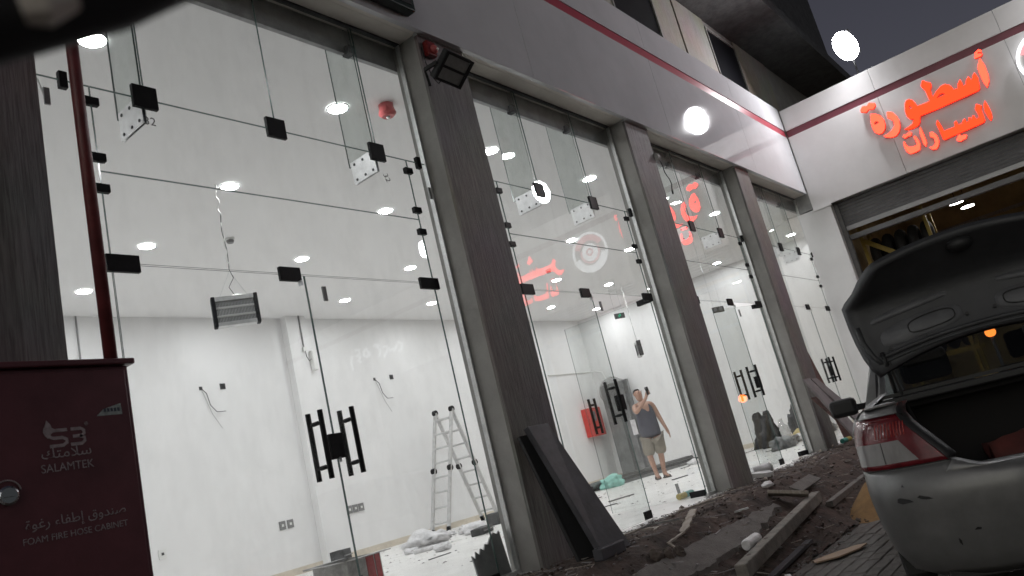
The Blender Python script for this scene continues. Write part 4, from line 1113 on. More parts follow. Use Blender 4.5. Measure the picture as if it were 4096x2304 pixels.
# floodlight on the second column (off)
fl = thing('floodlight', 'black square floodlight, unlit, with two grey panes on the column top', 'floodlight', (4.80, YC, 4.0))
Tf = Matrix(((0.9995, 0.0313, -0.0023), (0.0236, -0.7994, -0.6003), (-0.0207, 0.6, -0.7997))).to_4x4(); Tf.translation = Vector((4.759, 3.448, 3.953)) 
W_, H_ = .165, .125
Tf = Tf @ Matrix.Translation((0, 0, -.03))
MB().box(-W_, W_, -H_, H_, -.02, .03, mat=Tf).build('housing', M_blackm, fl, bevel=.008)
fr = MB()
fr.box(-W_, -W_ + .03, -H_, H_, .0305, .046, mat=Tf); fr.box(W_ - .03, W_, -H_, H_, .0305, .046, mat=Tf)
fr.box(-W_ + .03, W_ - .03, H_ - .022, H_, .0305, .046, mat=Tf); fr.box(-W_ + .03, W_ - .03, -H_, -H_ + .022, .0305, .046, mat=Tf); fr.box(-W_ + .03, W_ - .03, -.010, .010, .0305, .046, mat=Tf)
fr.build('bezel', M_black, fl)
MF = pbr('floodlight_pane', (.20, .205, .20), .3, var=.1, vscale=30)
for a, b in ((.010, H_ - .022), (-H_ + .022, -.010)):
    MB().box(-W_ + .03, W_ - .03, a, b, .0305, .036, mat=Tf).build('lens_pane', MF, fl)
a0 = Tf @ Vector((-W_ - .012, 0, 0))
mb = MB(); mb.bar(a0, a0 + Vector((-.02, .12, -.01)), .02, .03); mb.bar(a0 + Vector((-.02, .12, -.01)), (4.745, YC - .001, 3.95), .02, .03); mb.build('bracket', M_blackm, fl)
cord([(4.73, YC - .012, 4.30), (4.74, YC - .015, 4.15), (4.78, YC - .02, 4.02), (4.80, YC - .05, 3.95), Tf @ Vector((0, 0, -.02))], .005, fl)
# red strobe sounder at the column top
bc = thing('alarm_strobe', 'red alarm strobe at the top of the floodlight column', 'alarm', (4.80, YC, 4.3))
MB().box(4.76, 4.87, YC - .06, YC - .001, 4.22, 4.36).build('base', M_redlens, bc, bevel=.012)
mb = MB(); mb.sphere((4.83, YC - .065, 4.28), .04, .03, .04, 12, 8); mb.smooth = True; mb.build('dome', M_pinkhorn, bc)
mb = MB(); mb.sphere((4.84, YC - .095, 4.27), .012, n=8, k=6); mb.build('bulb', M_whitep, bc)
# junction box and dangling cable on the third column
jb = thing('junction_box', 'small round junction box with dangling black cable on the third column', 'junction box', (8.84, YC, 4.05))
mb = MB(); mb.tube([(8.832, YC + .0, 4.05), (8.90, YC - .0, 4.05)], .05, 14); mb.build('box', M_lintel, jb)
MB().tube([(8.90, YC, 4.05), (8.92, YC, 4.05)], .03, 12).build('gland', M_steel, jb)
cord([(8.92, YC, 4.04), (8.97, YC, 4.01), (9.0, YC, 3.95), (8.995, YC, 3.88), (9.03, YC, 3.83), (9.08, YC, 3.79), (9.10, YC, 3.73), (9.07, YC, 3.67), (9.055, YC, 3.63)], .006, jb)
MB().tube([(9.055, YC, 3.63), (9.05, YC, 3.58)], .011, 8).build('plug', M_blackm, jb)

# dark boards leaning on the floodlight column
def lean(name, label, bx0, bx1, by, bz, tx0, tx1, ty, tz, th, mat, cat='board', nrm=(0, -1, .3)):
    nv = Vector(nrm).normalized() * th
    pts = [Vector((bx0, by, bz)), Vector((bx1, by - .06, bz)), Vector((tx1, ty - .02, tz)), Vector((tx0, ty, tz))]
    mb = MB(); mb.add([tuple(p) for p in pts] + [tuple(p + nv) for p in pts], [(3, 2, 1, 0), (4, 5, 6, 7), (0, 1, 5, 4), (1, 2, 6, 5), (2, 3, 7, 6), (3, 0, 4, 7)])
    return tag(mb.build(name, mat, bevel=.004), label, cat)
lb = lean('leaning_board', 'dark slate-grey board leaning against the floodlight column', 4.84, 5.12, 3.30, .0, 4.80, 5.03, 3.655, 1.0, .05, M_slab)
MB().box(4.74, 5.06, 3.20, 3.28, -.01, .075).build('base_block', M_slab, lb, bevel=.01)
lean('leaning_board', 'second dark board wedged behind the slate-grey board', 4.76, 4.92, 3.44, .0, 4.74, 4.84, 3.69, .95, .03, M_blackm)
# boards leaning by the fourth column
lean('leaning_board', 'grey board leaning in a V against the fourth column', 11.60, 11.86, 3.25, .0, 11.28, 11.52, 3.62, 1.02, .03, M_greyboard, nrm=(-.2, -1, .2))
lean('leaning_board', 'reddish-brown plywood strip leaning behind the grey boards', 11.86, 12.1, 3.3, .0, 11.55, 11.75, 3.67, .75, .03, M_mar)
lean('leaning_board', 'second grey board tipped to the right beside the fourth column', 12.25, 12.6, 3.22, .0, 11.5, 11.68, 3.58, 1.0, .03, M_greyboard, nrm=(-.2, -1, .2))
lean('leaning_board', 'pinkish-red plank standing against the last glass bay', 12.75, 12.92, 3.75, .02, 12.55, 12.68, 3.88, 1.45, .025, M_mar)
for i, (a, b, w_, lb_) in enumerate((((12.7, 3.45, .05), (13.1, 3.3, .42), .12, 'brown broken board tilted up beside the leaning boards'), ((12.9, 3.2, .04), (13.5, 3.5, .2), .14, 'brown broken board lying low beside the leaning boards'), ((13.0, 3.55, .1), (12.75, 3.25, .5), .09, 'narrow brown offcut propped across the broken boards'))):
    o = MB().bar(a, b, w_, .025).build('broken_board', M_mar, bevel=.003); tag(o, lb_, 'board')
# weathered beam along the paving edge
o = MB().bar((5.30, 2.50, -.30), (8.05, 2.80, -.20), .09, .10).build('concrete_beam', M_beam, bevel=.008); tag(o, 'long weathered kerb beam lying between dirt and paving', 'beam')
mb = MB()
for s in (.1, .28, .62): 
    p = Vector((5.30, 2.50, -.30)).lerp(Vector((8.05, 2.80, -.20)), s); mb.sphere(p + Vector((0, .01, .047)), .03, .02, .008, 8, 5)
mb.build('chipped_spot', M_rubble, o)
o = MB().bar((8.1, 2.72, -.30), (10.4, 2.86, -.27), .07, .06).build('thin_kerb', M_mortar, bevel=.006); tag(o, 'thin dark kerb strip continuing past the weathered beam', 'kerb')
o = MB().bar((5.0, 2.42, -.445), (6.9, 2.58, -.42), .06, .03).build('dark_plank', M_slab, bevel=.004); tag(o, 'dark plank lying under the weathered beam', 'plank')
o = MB().bar((7.62, 3.10, -.04), (7.74, 2.76, -.13), .11, .035, (.3, .2, 1)).build('pale_plank', M_wood, bevel=.004); tag(o, 'pale short plank with one end on the weathered beam', 'plank')
o = MB().bar((7.95, 2.95, -.09), (8.7, 2.98, -.07), .13, .02, (0, -.6, 1)).build('grey_board', M_mortar, bevel=.004); tag(o, 'grey flat board lying on the dirt bank behind the beam', 'board')
def flake(name, label, poly, z, th, mat, cat, tilt=(0, 0)):
    cx = sum(p[0] for p in poly) / len(poly); cyy = sum(p[1] for p in poly) / len(poly)
    mb = MB(); mb.prism(poly, [], lambda q: Vector((q[0], q[1], z + (q[0] - cx) * tilt[0] + (q[1] - cyy) * tilt[1])), (0, 0, th))
    return tag(mb.build(name, mat, bevel=.002), label, cat)
flake('cardboard_piece', 'pale brown cardboard piece lying on the paving by the beam', [(6.22, 2.36), (6.16, 2.30), (6.27, 2.16), (6.50, 2.06), (6.66, 2.05), (6.62, 2.14), (6.42, 2.26)], G + .012, .012, pbr('cardboard', (.42, .30, .22), .85, var=.12), 'cardboard')
flake('white_card', 'small white card wedged under the beam', [(5.62, 2.34), (5.72, 2.39), (5.76, 2.36), (5.66, 2.30)], G + .01, .008, M_bag, 'card', (.2, .6))
# plaster strips and sticks on the dirt
def strip(name, label, pts, w, mat, cat='strip', dz=.03):
    # torn strip: uneven edges, ragged ends
    P = [Vector((x, y, gz(y) + dz + e)) for x, y, e in pts]
    fine = []
    for a_, b_ in zip(P[:-1], P[1:]):
        k_ = max(2, int((b_ - a_).length / .035))
        fine += [a_.lerp(b_, i_ / k_) for i_ in range(k_)]
    fine.append(P[-1])
    mb = MB(); n_ = len(fine); h_ = .012
    for i_, p_ in enumerate(fine):
        d_ = (fine[min(n_ - 1, i_ + 1)] - fine[max(0, i_ - 1)]).normalized(); s_ = d_.cross(Vector((0, 0, 1))).normalized()
        e_ = .45 if i_ in (0, n_ - 1) else 1
        wl, wr = w * .5 * e_ * rnd.uniform(.65, 1.1), w * .5 * e_ * rnd.uniform(.45, 1.15)
        for q_ in (p_ + s_ * wl, p_ - s_ * wr): mb.v.append(tuple(q_ + Vector((0, 0, h_ / 2 + rnd.uniform(-.003, .003))))); mb.v.append(tuple(q_ - Vector((0, 0, h_ / 2))))
    for i_ in range(n_ - 1):
        a_ = i_ * 4; b_ = a_ + 4
        for f_ in ((a_, b_, b_ + 2, a_ + 2), (a_ + 1, a_ + 3, b_ + 3, b_ + 1), (a_, a_ + 1, b_ + 1, b_), (a_ + 2, b_ + 2, b_ + 3, a_ + 3)): mb.f.append(f_); mb.mi.append(0)
    e_ = (n_ - 1) * 4
    mb.f += [(0, 2, 3, 1), (e_, e_ + 1, e_ + 3, e_ + 2)]; mb.mi += [0, 0]
    return tag(mb.build(name, mat), label, cat)
strip('plaster_strip', 'long broken pale strip lying bent on the dirt bank', [(6.42, 3.30, .02), (6.05, 3.16, .03), (5.72, 3.08, .02)], .075, M_wood)
strip('plaster_strip', 'thin pale sliver at the end of the long broken strip', [(5.74, 3.075, .02), (5.56, 3.07, .01), (5.42, 3.06, .01), (5.40, 3.0, .01)], .03, M_wood)
strip('wood_stick', 'pale stick lying along the threshold on the dirt', [(6.55, 3.52, .02), (6.75, 3.36, .03), (6.80, 3.24, .03)], .05, M_greyboard)
strip('wood_stick', 'second pale stick crossing the first near the threshold', [(6.40, 3.44, .03), (6.78, 3.30, .04), (6.95, 3.22, .04)], .04, M_wood)
strip('wood_stick', 'short pale stick near the leaning slate board', [(5.50, 3.52, .01), (5.72, 3.44, .02)], .045, M_wood)
strip('wood_stick', 'bent pale offcut lying between leaning board and threshold', [(5.62, 3.36, .02), (5.60, 3.22, .02), (5.50, 3.19, .02)], .05, M_wood)
strip('wire_loop', 'thin pale bent wire on the dirt', [(5.72, 3.50, .01), (5.80, 3.38, .03), (5.98, 3.22, .01)], .012, M_tape, 'wire')
flake('concrete_chip', 'pale concrete chip at the foot of the leaning slate board', [(5.12, 3.40), (5.22, 3.42), (5.25, 3.34), (5.16, 3.30)], .01, .05, M_beam, 'chip')
flake('white_flake', 'thin white flake lying alone on the dirt bank', [(6.72, 3.08), (6.80, 3.02), (6.86, 3.0), (6.80, 3.06)], -.07, .015, M_bag, 'flake')
for i, (x, y, lb) in enumerate(((5.16, 3.04, 'rough stone half sunk in the dirt before the leaning boards'), (5.26, 3.0, 'rough stone half sunk in the dirt before the leaning boards'), (5.38, 2.98, 'rough stone half sunk in the dirt before the leaning boards'), (7.0, 2.72, 'brown stone by the weathered beam'))):
    lump('stone', lb, 'stone', (x, y, gz(y) - .02), (.05, .045, .05), M_rubble, .2, 10, 7, 'stones sunk before the leaning boards' if i < 3 else None, seed=60 + i)
flake('metal_bracket', 'white folded metal bracket at the foot of the third column', [(8.86, 3.78), (8.98, 3.70), (9.06, 3.58), (8.98, 3.52), (8.90, 3.62)], .02, .05, M_bag, 'bracket', (.1, .2))
t = thing('plastic_cup', 'crushed pale cup beside the third column foot', 'cup', (9.6, 3.85, 0))
mb = MB(); mb.tube([(9.45, 3.95, .07), (9.55, 3.86, .07), (9.62, 3.80, .07)], [.045, .05, .055], 14); mb.build('cup', M_bag, t); MB().tube([(9.625, 3.796, .07), (9.64, 3.784, .07)], .058, 14).build('rim', M_whitep, t)
lump('bone_stone', 'pale elongated pebble on the dirt right of the third column', 'stone', (7.9, 3.19, -.01), (.09, .045, .03), M_bag, .15, 10, 7, seed=71)
t = thing('drink_can', 'pale drinks can lying beside the weathered beam', 'can', (6.15, 2.74, -.27))
mb = MB(); mb.tube([(6.02, 2.745, -.245), (6.04, 2.745, -.245), (6.24, 2.74, -.235), (6.26, 2.74, -.235)], [.036, .045, .045, .038], 16); mb.build('can', M_bag, t)
MB().tube([(6.262, 2.74, -.235), (6.266, 2.74, -.235)], .034, 14).build('lid', M_alu, t)
for i in range(16):
    x = 8.6 + .35 * i + rnd.uniform(-.15, .15); y = rnd.uniform(3.25, 3.8)
    flake('plaster_scrap', 'small pale plaster scrap scattered on the dirt along the far bays', [(x, y), (x + rnd.uniform(.04, .12), y + .02), (x + rnd.uniform(.05, .1), y + .05), (x + .01, y + .04)], .02, .015, rnd.choice((M_bag, M_greyboard, M_wood)), 'scrap', (rnd.uniform(-.3, .3), rnd.uniform(-.3, .3)))['group'] = 'plaster scraps along the far bays'
# second spray can on the far threshold
t = thing('spray_can', 'fallen spray can with green and yellow bands on the last bay threshold', 'spray can', (12.4, 3.72, 0))
MB().tube([(12.3, 3.66, .045), (12.44, 3.64, .045)], .036, 12).build('green_half', MATS['can_teal'], t); MB().tube([(12.441, 3.64, .045), (12.58, 3.62, .045)], .036, 12).build('yellow_half', MATS['can_yellow'], t)
# sand pile
mb = MB(); N1, N2 = 34, 14
for i in range(N1):
    th = 2 * math.pi * i / N1
    for j in range(N2):
        r = j / (N2 - 1)
        x = 8.75 + .95 * r * math.cos(th); y = 2.35 + .42 * r * math.sin(th)
        h = .34 * (math.cos(math.pi * r) * .5 + .5) ** .8
        mb.v.append((x, y, G + .002 + h + .02 * noise.noise((x * 6, y * 6, 1)) * (1 - r)))
for i in range(N1):
    for j in range(N2 - 1):
        a = i * N2 + j; b = ((i + 1) % N1) * N2 + j
        mb.f.append((a, b, b + 1, a + 1)); mb.mi.append(0)
mb.smooth = True
o = mb.build('sand_pile', M_sand); struct(o, 'stuff'); o['label'] = 'small pile of orange-brown sand beside the car'

# ------------------------------------------------------------------ silver saloon with its boot open
CAR_O = Vector((4.38, 0.40, G)); CAR_YAW = R(13)
car = thing('parked_car', 'dented silver saloon car parked on the paving with its boot lid open', 'car', CAR_O, CAR_YAW)
LV = [(.18, .70, .16), (.23, .775, .085), (.31, .815, .045), (.42, .835, .02), (.50, .843, .002), (.58, .848, -.012), (.64, .848, -.008), (.69, .846, .012), (.715, .845, .035), (.735, .844, .05),
      (.742, .844, .055), (.775, .842, .06), (.83, .839, .066), (.88, .835, .075), (.93, .826, .088), (.968, .813, .103), (1.0, .797, .125), (1.03, .775, .17), (1.055, .735, .23)]
def bfrac(w):
    tab = [(.18, .55), (.69, .55), (.735, .50), (.80, .55), (.88, .62), (.95, .69), (1.0, .735), (1.055, .76)]
    for (a, fa), (b, fb) in zip(tab[:-1], tab[1:]):
        if w <= b: return fa + (fb - fa) * max(0, (w - a)) / (b - a)
    return tab[-1][1]
def lvl(w):
    for (a, ha, ra), (b, hb, rb) in zip(LV[:-1], LV[1:]):
        if w <= b:
            t = max(0, (w - a) / (b - a)); return ha + (hb - ha) * t, ra + (rb - ra) * t
    return LV[-1][1:]
def du(vf):
    nn = 3.0
    return .44 * (1 - max(0.0, 1 - vf ** nn) ** (1 / nn))
def rearP(vf, w, off=0.0):
    hw, ru = lvl(w)
    p = Vector((ru + du(vf), vf * hw, w))
    if off:
        e = .01
        a = Vector((ru + du(min(1, vf + e)), min(1, vf + e) * hw, w)) - Vector((ru + du(max(0, vf - e)), max(0, vf - e) * hw, w))
        h2, r2 = lvl(w + .02)
        b = Vector((r2 + du(vf), vf * h2, w + .02)) - p
        nrm = a.cross(b); nrm.normalize()
        if nrm.x > 0 and vf < .8: nrm = -nrm
        if nrm.y < 0 and vf >= .8: nrm = -nrm
        p = p + nrm * off
    return p
NREAR = 14
SIDE = [.52, .62, .66, .74, .85, .95, 1.05, 1.16, 1.24, 1.28, 1.6, 2.1, 2.6, 2.95, 3.0, 3.08, 3.2, 3.3, 3.4, 3.52, 3.6, 3.64]
FRONT = [(3.8, .985), (3.95, .95), (4.08, .87), (4.17, .72), (4.22, .5), (4.245, .25), (4.25, 0)]
def hood(u): return 1.2 if u < 3.1 else 1.0 - .2 * ((u - 3.1) / 1.15) ** 1.3
def outline(w):
    hw, ru = lvl(w); b = bfrac(w)
    cols = [0, b * .5, b] + [b + (1 - b) * i / (NREAR - 3) for i in range(1, NREAR - 2)]
    pts = [rearP(c, w) for c in cols]
    for u in SIDE: pts.append(Vector((u + .0, hw, min(w, hood(u)))))
    for u, k in FRONT: pts.append(Vector((u - max(0, (.5 - w)) * .3, hw * k, min(w, hood(u)))))
    return pts
GRID = [outline(l[0]) for l in LV]
NC = len(GRID[0])
def arch(u, w):
    return min((u - .95) ** 2, (u - 3.3) ** 2) + (w - .30) ** 2 < .345 ** 2
def car_part(mb, name, mats, parent=None, bevel=0, solid=0.0, smooth=True):
    mb.smooth = smooth
    o = mb.build(name, mats, parent or car, world=False, bevel=bevel)
    if solid:
        md = o.modifiers.new('solid', 'SOLIDIFY'); md.thickness = solid; md.offset = -1
    return o
body = MB(); bump = MB()
lampL = {1: MB(), -1: MB()}
idx = {}
for s in (1, -1):
    for (target, name) in ((body, 'b'), (bump, 'p')):
        base = len(target.v); idx[(s, name)] = base
        for row in GRID:
            for p in row: target.v.append((p.x, p.y * s, p.z))
    for i in range(len(LV) - 1):
        wm = (LV[i][0] + LV[i + 1][0]) / 2
        for j in range(NC - 1):
            um = (GRID[i][j].x + GRID[i][j + 1].x + GRID[i + 1][j].x) / 3
            if wm > .69 and j < 2: continue                                   # boot opening
            if .742 < wm < 1.0 and 2 <= j < NREAR - 1: continue                 # tail lamp
            if j >= NREAR - 1 and arch(um, wm): continue
            tgt, nm = (bump, 'p') if (wm < .735 and j <= NREAR) else (body, 'b')
            q = idx[(s, nm)]
            a = q + i * NC + j
            tgt.f.append((a, a + 1, a + 1 + NC, a + NC)); tgt.mi.append(0)
def prune(mb):
    used = sorted({i for f in mb.f for i in f}); mp = {k: n_ for n_, k in enumerate(used)}
    mb.v = [mb.v[k] for k in used]; mb.f = [tuple(mp[i] for i in f) for f in mb.f]
prune(body); prune(bump)
bo = car_part(body, 'body_side', M_paint, solid=.012)
bpo = car_part(bump, 'rear_bumper', M_paint, solid=.012)
# tail lamps
LW = [.744, .765, .79, .83, .87, .885, .91, .94, .97, .998]
for s in (1, -1):
    mb = MB(); NCL = 30
    for w in LW:
        b = bfrac(w)
        for j in range(NCL):
            vf = b + .004 + (1 - b - .004) * j / (NCL - 1)
            p = rearP(vf, w, .006)
            mb.v.append((p.x, p.y * s, p.z))
    for i in range(len(LW) - 1):
        for j in range(NCL - 1):
            a = i * NCL + j
            mb.f.append((a, a + 1, a + 1 + NCL, a + NCL)); mb.mi.append(0)
    lamp = car_part(mb, 'tail_lamp', [M_lampred, M_lampclr], solid=.02)
    # clear reversing section, set flush with a dark divider
    cl = MB(); ni, nj = 7, 16
    for i in range(ni):
        w = .768 + .107 * i / (ni - 1)
        v0 = .66 + .75 * (w - .768)
        for j in range(nj):
            p = rearP(v0 + (.985 - v0) * j / (nj - 1), w, .0085); cl.v.append((p.x, p.y * s, p.z))
    for i in range(ni - 1):
        for j in range(nj - 1):
            a = i * nj + j; cl.f.append((a, a + 1, a + 1 + nj, a + nj)); cl.mi.append(0)
    car_part(cl, 'reversing_lens', M_lampclr, lamp)
    dv = MB(); dv.tube([Vector((p.x, p.y * s, p.z)) for p in (rearP(.84, w, .010) for w in (.77, .80, .84, .873))], .0018, 5); car_part(dv, 'lens_divider', M_trim, lamp)
    for k in range(10):
        rb = MB(); vf = .70 + .018 * k
        rb.tube([Vector((p.x, p.y * s, p.z)) for p in (rearP(vf - .03 * (w - .89), w, .0075) for w in (.895, .91, .93, .95, .962))], .0022, 5)
        car_part(rb, 'lens_rib', MATS.get('lamp_rib') or pbr('lamp_rib', (.42, .03, .02), .15, coat=.5), lamp)
    # shut lines round the lamp and down the bumper edge
    sl0 = MB(); path = [rearP(bfrac(w) + .003, w, .006) for w in LW] + [rearP(bfrac(.999) + (1 - bfrac(.999)) * k / 8, .999, .006) for k in range(9)]
    sl0.tube([Vector((p.x, p.y * s, p.z)) for p in path], .0028, 5)
    path = [rearP(.5 + .5 * k / 12, .741, .004) for k in range(13)]
    sl0b = MB(); sl0b.tube([Vector((p.x, p.y * s, p.z)) for p in path], .003, 5); car_part(sl0b, 'bumper_shut_line', M_trim, bpo)
    path = [Vector((.535, (lvl(w)[0] + .0015) * s, w)) for w in (.42, .5, .58, .64, .69, .74)]
    sl0c = MB(); sl0c.tube(path, .003, 5); car_part(sl0c, 'fender_shut_line', M_trim, bpo)
    car_part(sl0, 'lamp_shut_line', M_trim, lamp)
# cracks and scuffs in the bumper
def crack(pts):
    cr = MB()
    P = [rearP(a, b, .0035) for a, b in pts]
    c = sum(P, Vector()) / len(P)
    cr.add([tuple(p) for p in P] + [tuple(c)], [(i, (i + 1) % len(P), len(P)) for i in range(len(P))])
    car_part(cr, 'crack', M_trim, bpo, smooth=False)
crack([(.845, .585), (.838, .603), (.825, .606), (.80, .600), (.775, .592), (.76, .580), (.79, .578), (.82, .575)])
crack([(.735, .598), (.72, .607), (.70, .600), (.675, .594), (.655, .583), (.69, .583), (.715, .588)])
crack([(.80, .655), (.79, .667), (.785, .652)]); crack([(.52, .41), (.50, .422), (.48, .418), (.485, .408)]); crack([(.62, .36), (.615, .385), (.605, .37), (.61, .345)])
# sill of the boot, gutter, interior
sl = MB()
for s in (1, -1):
    rows = []
    for k in range(15):
        f_ = k / 14; t_ = max(0, (f_ - .62) / .38); w = .69 + .045 * t_ * t_ * (3 - 2 * t_)
        b = bfrac(.69) + (bfrac(.735) - bfrac(.69)) * t_
        vf = b * f_; p = rearP(vf, w); lo_ = rearP(bfrac(.69) * f_, .69)
        rows.append((lo_, p, Vector((p.x + .07, p.y, w + .01)), Vector((p.x + .10, p.y, w - .06))))
    # continue up the side of the opening
    for w2 in (.76, .80, .85, .90, .95, 1.0, 1.03, 1.055):
        b2 = bfrac(w2); p = rearP(b2, w2); rows.append((p, p, p + Vector((.05, -.045, .0)), p + Vector((.09, -.05, 0))))
    for u in (.42, .55, .68, .76):
        p = Vector((u + .05, .735 * .80, 1.058)); rows.append((p + Vector((0, .02, 0)), p + Vector((0, .02, 0)), p + Vector((0, -.02, -.012)), p + Vector((0, -.03, -.07))))
    base = len(sl.v)
    for r in rows: sl.v += [(q.x, q.y * s, q.z) for q in r]
    for i in range(len(rows) - 1):
        for k in range(3):
            if i >= 14 and k == 0: continue
            a = base + i * 4 + k; sl.f.append((a, a + 1, a + 5, a + 4)); sl.mi.append(0 if i < 14 and k < 2 else 1)
car_part(sl, 'boot_sill', [M_paint, M_trim], solid=.006)
for s in (1, -1):
    sh = MB()
    rows = []
    for u in (.26, .40, .55, .70, .80):
        hw = .735
        rows.append((Vector((u + du(.76) * .3, hw * .76 + .015 + (.03 if u > .5 else 0), 1.058)), Vector((max(u, .23 + du(.95) * .6), hw, 1.056))))
    base = len(sh.v)
    for r in rows: sh.v += [(q.x, q.y * s, q.z) for q in r]
    for i in range(len(rows) - 1): sh.f.append((base + 2 * i, base + 2 * i + 1, base + 2 * i + 3, base + 2 * i + 2)); sh.mi.append(0)
    car_part(sh, 'quarter_shoulder', M_paint, solid=.01)
bt = MB()
bt.box(.18, 1.0, -.56, .56, .40, .42); bt.box(1.0, 1.03, -.62, .62, .40, 1.05); bt.box(.2, 1.0, -.60, -.56, .42, 1.0); bt.box(.2, 1.0, .56, .60, .42, 1.0); bt.box(.17, .2, -.45, .45, .40, .69)
car_part(bt, 'boot_lining', M_carpet, smooth=False)
MBROWN = pbr('maroon_blanket', (.085, .018, .014), .8, var=.35, vscale=5)
st_ = random.getstate(); random.seed(4)
mb = MB()
for i in range(22):
    for j in range(12):
        u = .30 + .6 * j / 11; v = .22 - .75 * i / 21
        mb.v.append((u, v, .72 + .13 * math.sin(j * .75) * .5 + .05 * noise.noise((u * 7, v * 7, 2)) + .04 * noise.noise((u * 15, v * 3, 5)) - .12 * (abs(j - 5.5) / 5.5) ** 3))
for i in range(21):
    for j in range(11):
        a = i * 12 + j; mb.f.append((a, a + 1, a + 13, a + 12)); mb.mi.append(0)
mb.smooth = True
o = mb.build('blanket', MBROWN); md = o.modifiers.new('s', 'SOLIDIFY'); md.thickness = .03
o.location = CAR_O; o.rotation_euler = (0, 0, CAR_YAW)
tag(o, 'dark maroon folded blanket lying in the open boot', 'blanket'); random.setstate(st_)
# floor pan, seats, dashboard
fp = MB(); fp.box(.3, 4.0, -.68, .68, .26, .30); car_part(fp, 'floor_pan', M_trim, smooth=False)
MSEAT = pbr('seat_cloth', (.045, .043, .042), .9, var=.15)
for v in (-.34, .34):
    for u in (1.25, 2.05):
        sb = MB(); sb.box(u, u + .5, v - .24, v + .24, .42, .56); sb.bar((u + .02, v, .5), (u - .16, v, 1.08), .46, .13, (1, 0, 0)); seat = car_part(sb, 'seat', MSEAT, bevel=.03, smooth=False)
        hr = MB(); hr.box(u - .22, u - .12, v - .13, v + .13, 1.12, 1.30); car_part(hr, 'headrest', MSEAT, seat, bevel=.03, smooth=False)
db = MB(); db.box(2.75, 3.2, -.68, .68, .75, 1.0); car_part(db, 'dashboard', M_trim, bevel=.04, smooth=False)
# roof, pillars, glass
rf = MB(); NU, NV = 10, 9
for i in range(NU):
    t = i / (NU - 1); u = 1.36 + 1.12 * t
    for j in range(NV):
        k = j / (NV - 1) * 2 - 1
        rf.v.append((u, k * (.56 - .01 * abs(t - .5)), 1.455 + .045 * (1 - k * k) + .02 * math.sin(math.pi * t)))
for i in range(NU - 1):
    for j in range(NV - 1):
        a = i * NV + j; rf.f.append((a, a + 1, a + 1 + NV, a + NV)); rf.mi.append(0)
car_part(rf, 'roof', M_paint, solid=.03)
for s in (1, -1):
    pl = MB()
    def quadp(pts, th=.035):
        P = [Vector((p[0], p[1] * s, p[2])) for p in pts]; Q = [Vector((p[0], (p[1] - th) * s, p[2])) for p in pts]; n_ = len(P)
        pl.add([tuple(x) for x in P + Q], [tuple(range(n_)), tuple(reversed(range(n_, 2 * n_)))] + [(i, (i + 1) % n_, n_ + (i + 1) % n_, n_ + i) for i in range(n_)])
    quadp([(.56, .735, 1.05), (.80, .735, 1.06), (1.08, .715, 1.065), (1.3, .66, 1.25), (1.68, .57, 1.46), (1.37, .555, 1.462), (1.05, .60, 1.27), (.80, .64, 1.11)])
    quadp([(2.0, .715, 1.055), (2.1, .715, 1.055), (2.05, .565, 1.462), (1.95, .565, 1.462)], .04)
    quadp([(3.15, .70, 1.01), (3.25, .69, 1.0), (2.47, .55, 1.462), (2.38, .56, 1.465)], .04)
    car_part(pl, 'pillar', M_paint, bevel=.008, smooth=False)
    for pts in ([(1.1, .70, 1.06), (1.98, .70, 1.06), (1.93, .565, 1.455), (1.68, .565, 1.455)], [(2.12, .70, 1.06), (3.13, .69, 1.02), (2.38, .555, 1.455), (2.07, .56, 1.455)]):
        wdw = MB(); wdw.add([(p[0], p[1] * s, p[2]) for p in pts], [(0, 1, 2, 3)]); car_part(wdw, 'side_window', M_carglass, smooth=False)
    st2 = MB(); st2.bar((1.05, .712 * s, 1.06), (3.15, .712 * s, 1.03), .02, .03); car_part(st2, 'window_trim', M_trim, smooth=False)
rw = MB(); rw.add([(.80, -.64, 1.09), (.80, .64, 1.09), (1.37, .545, 1.455), (1.37, -.545, 1.455)], [(0, 1, 2, 3)]); car_part(rw, 'rear_window', M_carglass, smooth=False)
sl_ = MB(); sl_.bar((.80, -.645, 1.085), (1.37, -.55, 1.456), .03, .02); sl_.bar((.80, .645, 1.085), (1.37, .55, 1.456), .03, .02); sl_.bar((.80, -.64, 1.085), (.80, .64, 1.085), .03, .02); car_part(sl_, 'window_seal', M_trim, smooth=False)
wsd = MB(); wsd.add([(3.24, -.68, 1.01), (3.24, .68, 1.01), (2.46, .54, 1.465), (2.46, -.54, 1.465)], [(0, 1, 2, 3)]); car_part(wsd, 'windscreen', M_carglass, smooth=False)
ck = MB(); ck.box(.74, .81, -.68, .68, 1.03, 1.07); car_part(ck, 'rear_deck', M_trim, bevel=.01, smooth=False)
shf = MB(); shf.box(.82, 1.15, -.6, .6, 1.0, 1.03); car_part(shf, 'parcel_shelf', M_carpet, smooth=False)
hd = MB(); NU, NV = 12, 9
for i in range(NU):
    u = 3.16 + 1.08 * i / (NU - 1)
    for j in range(NV):
        k = j / (NV - 1) * 2 - 1
        hd.v.append((u, k * .735 * (1 if u < 3.9 else 1 - .9 * ((u - 3.9) / .34) ** 3 * .3), hood(u) + .035 * (1 - k * k)))
for i in range(NU - 1):
    for j in range(NV - 1):
        a = i * NV + j; hd.f.append((a, a + 1, a + 1 + NV, a + NV)); hd.mi.append(0)
car_part(hd, 'bonnet', M_paint, solid=.01)
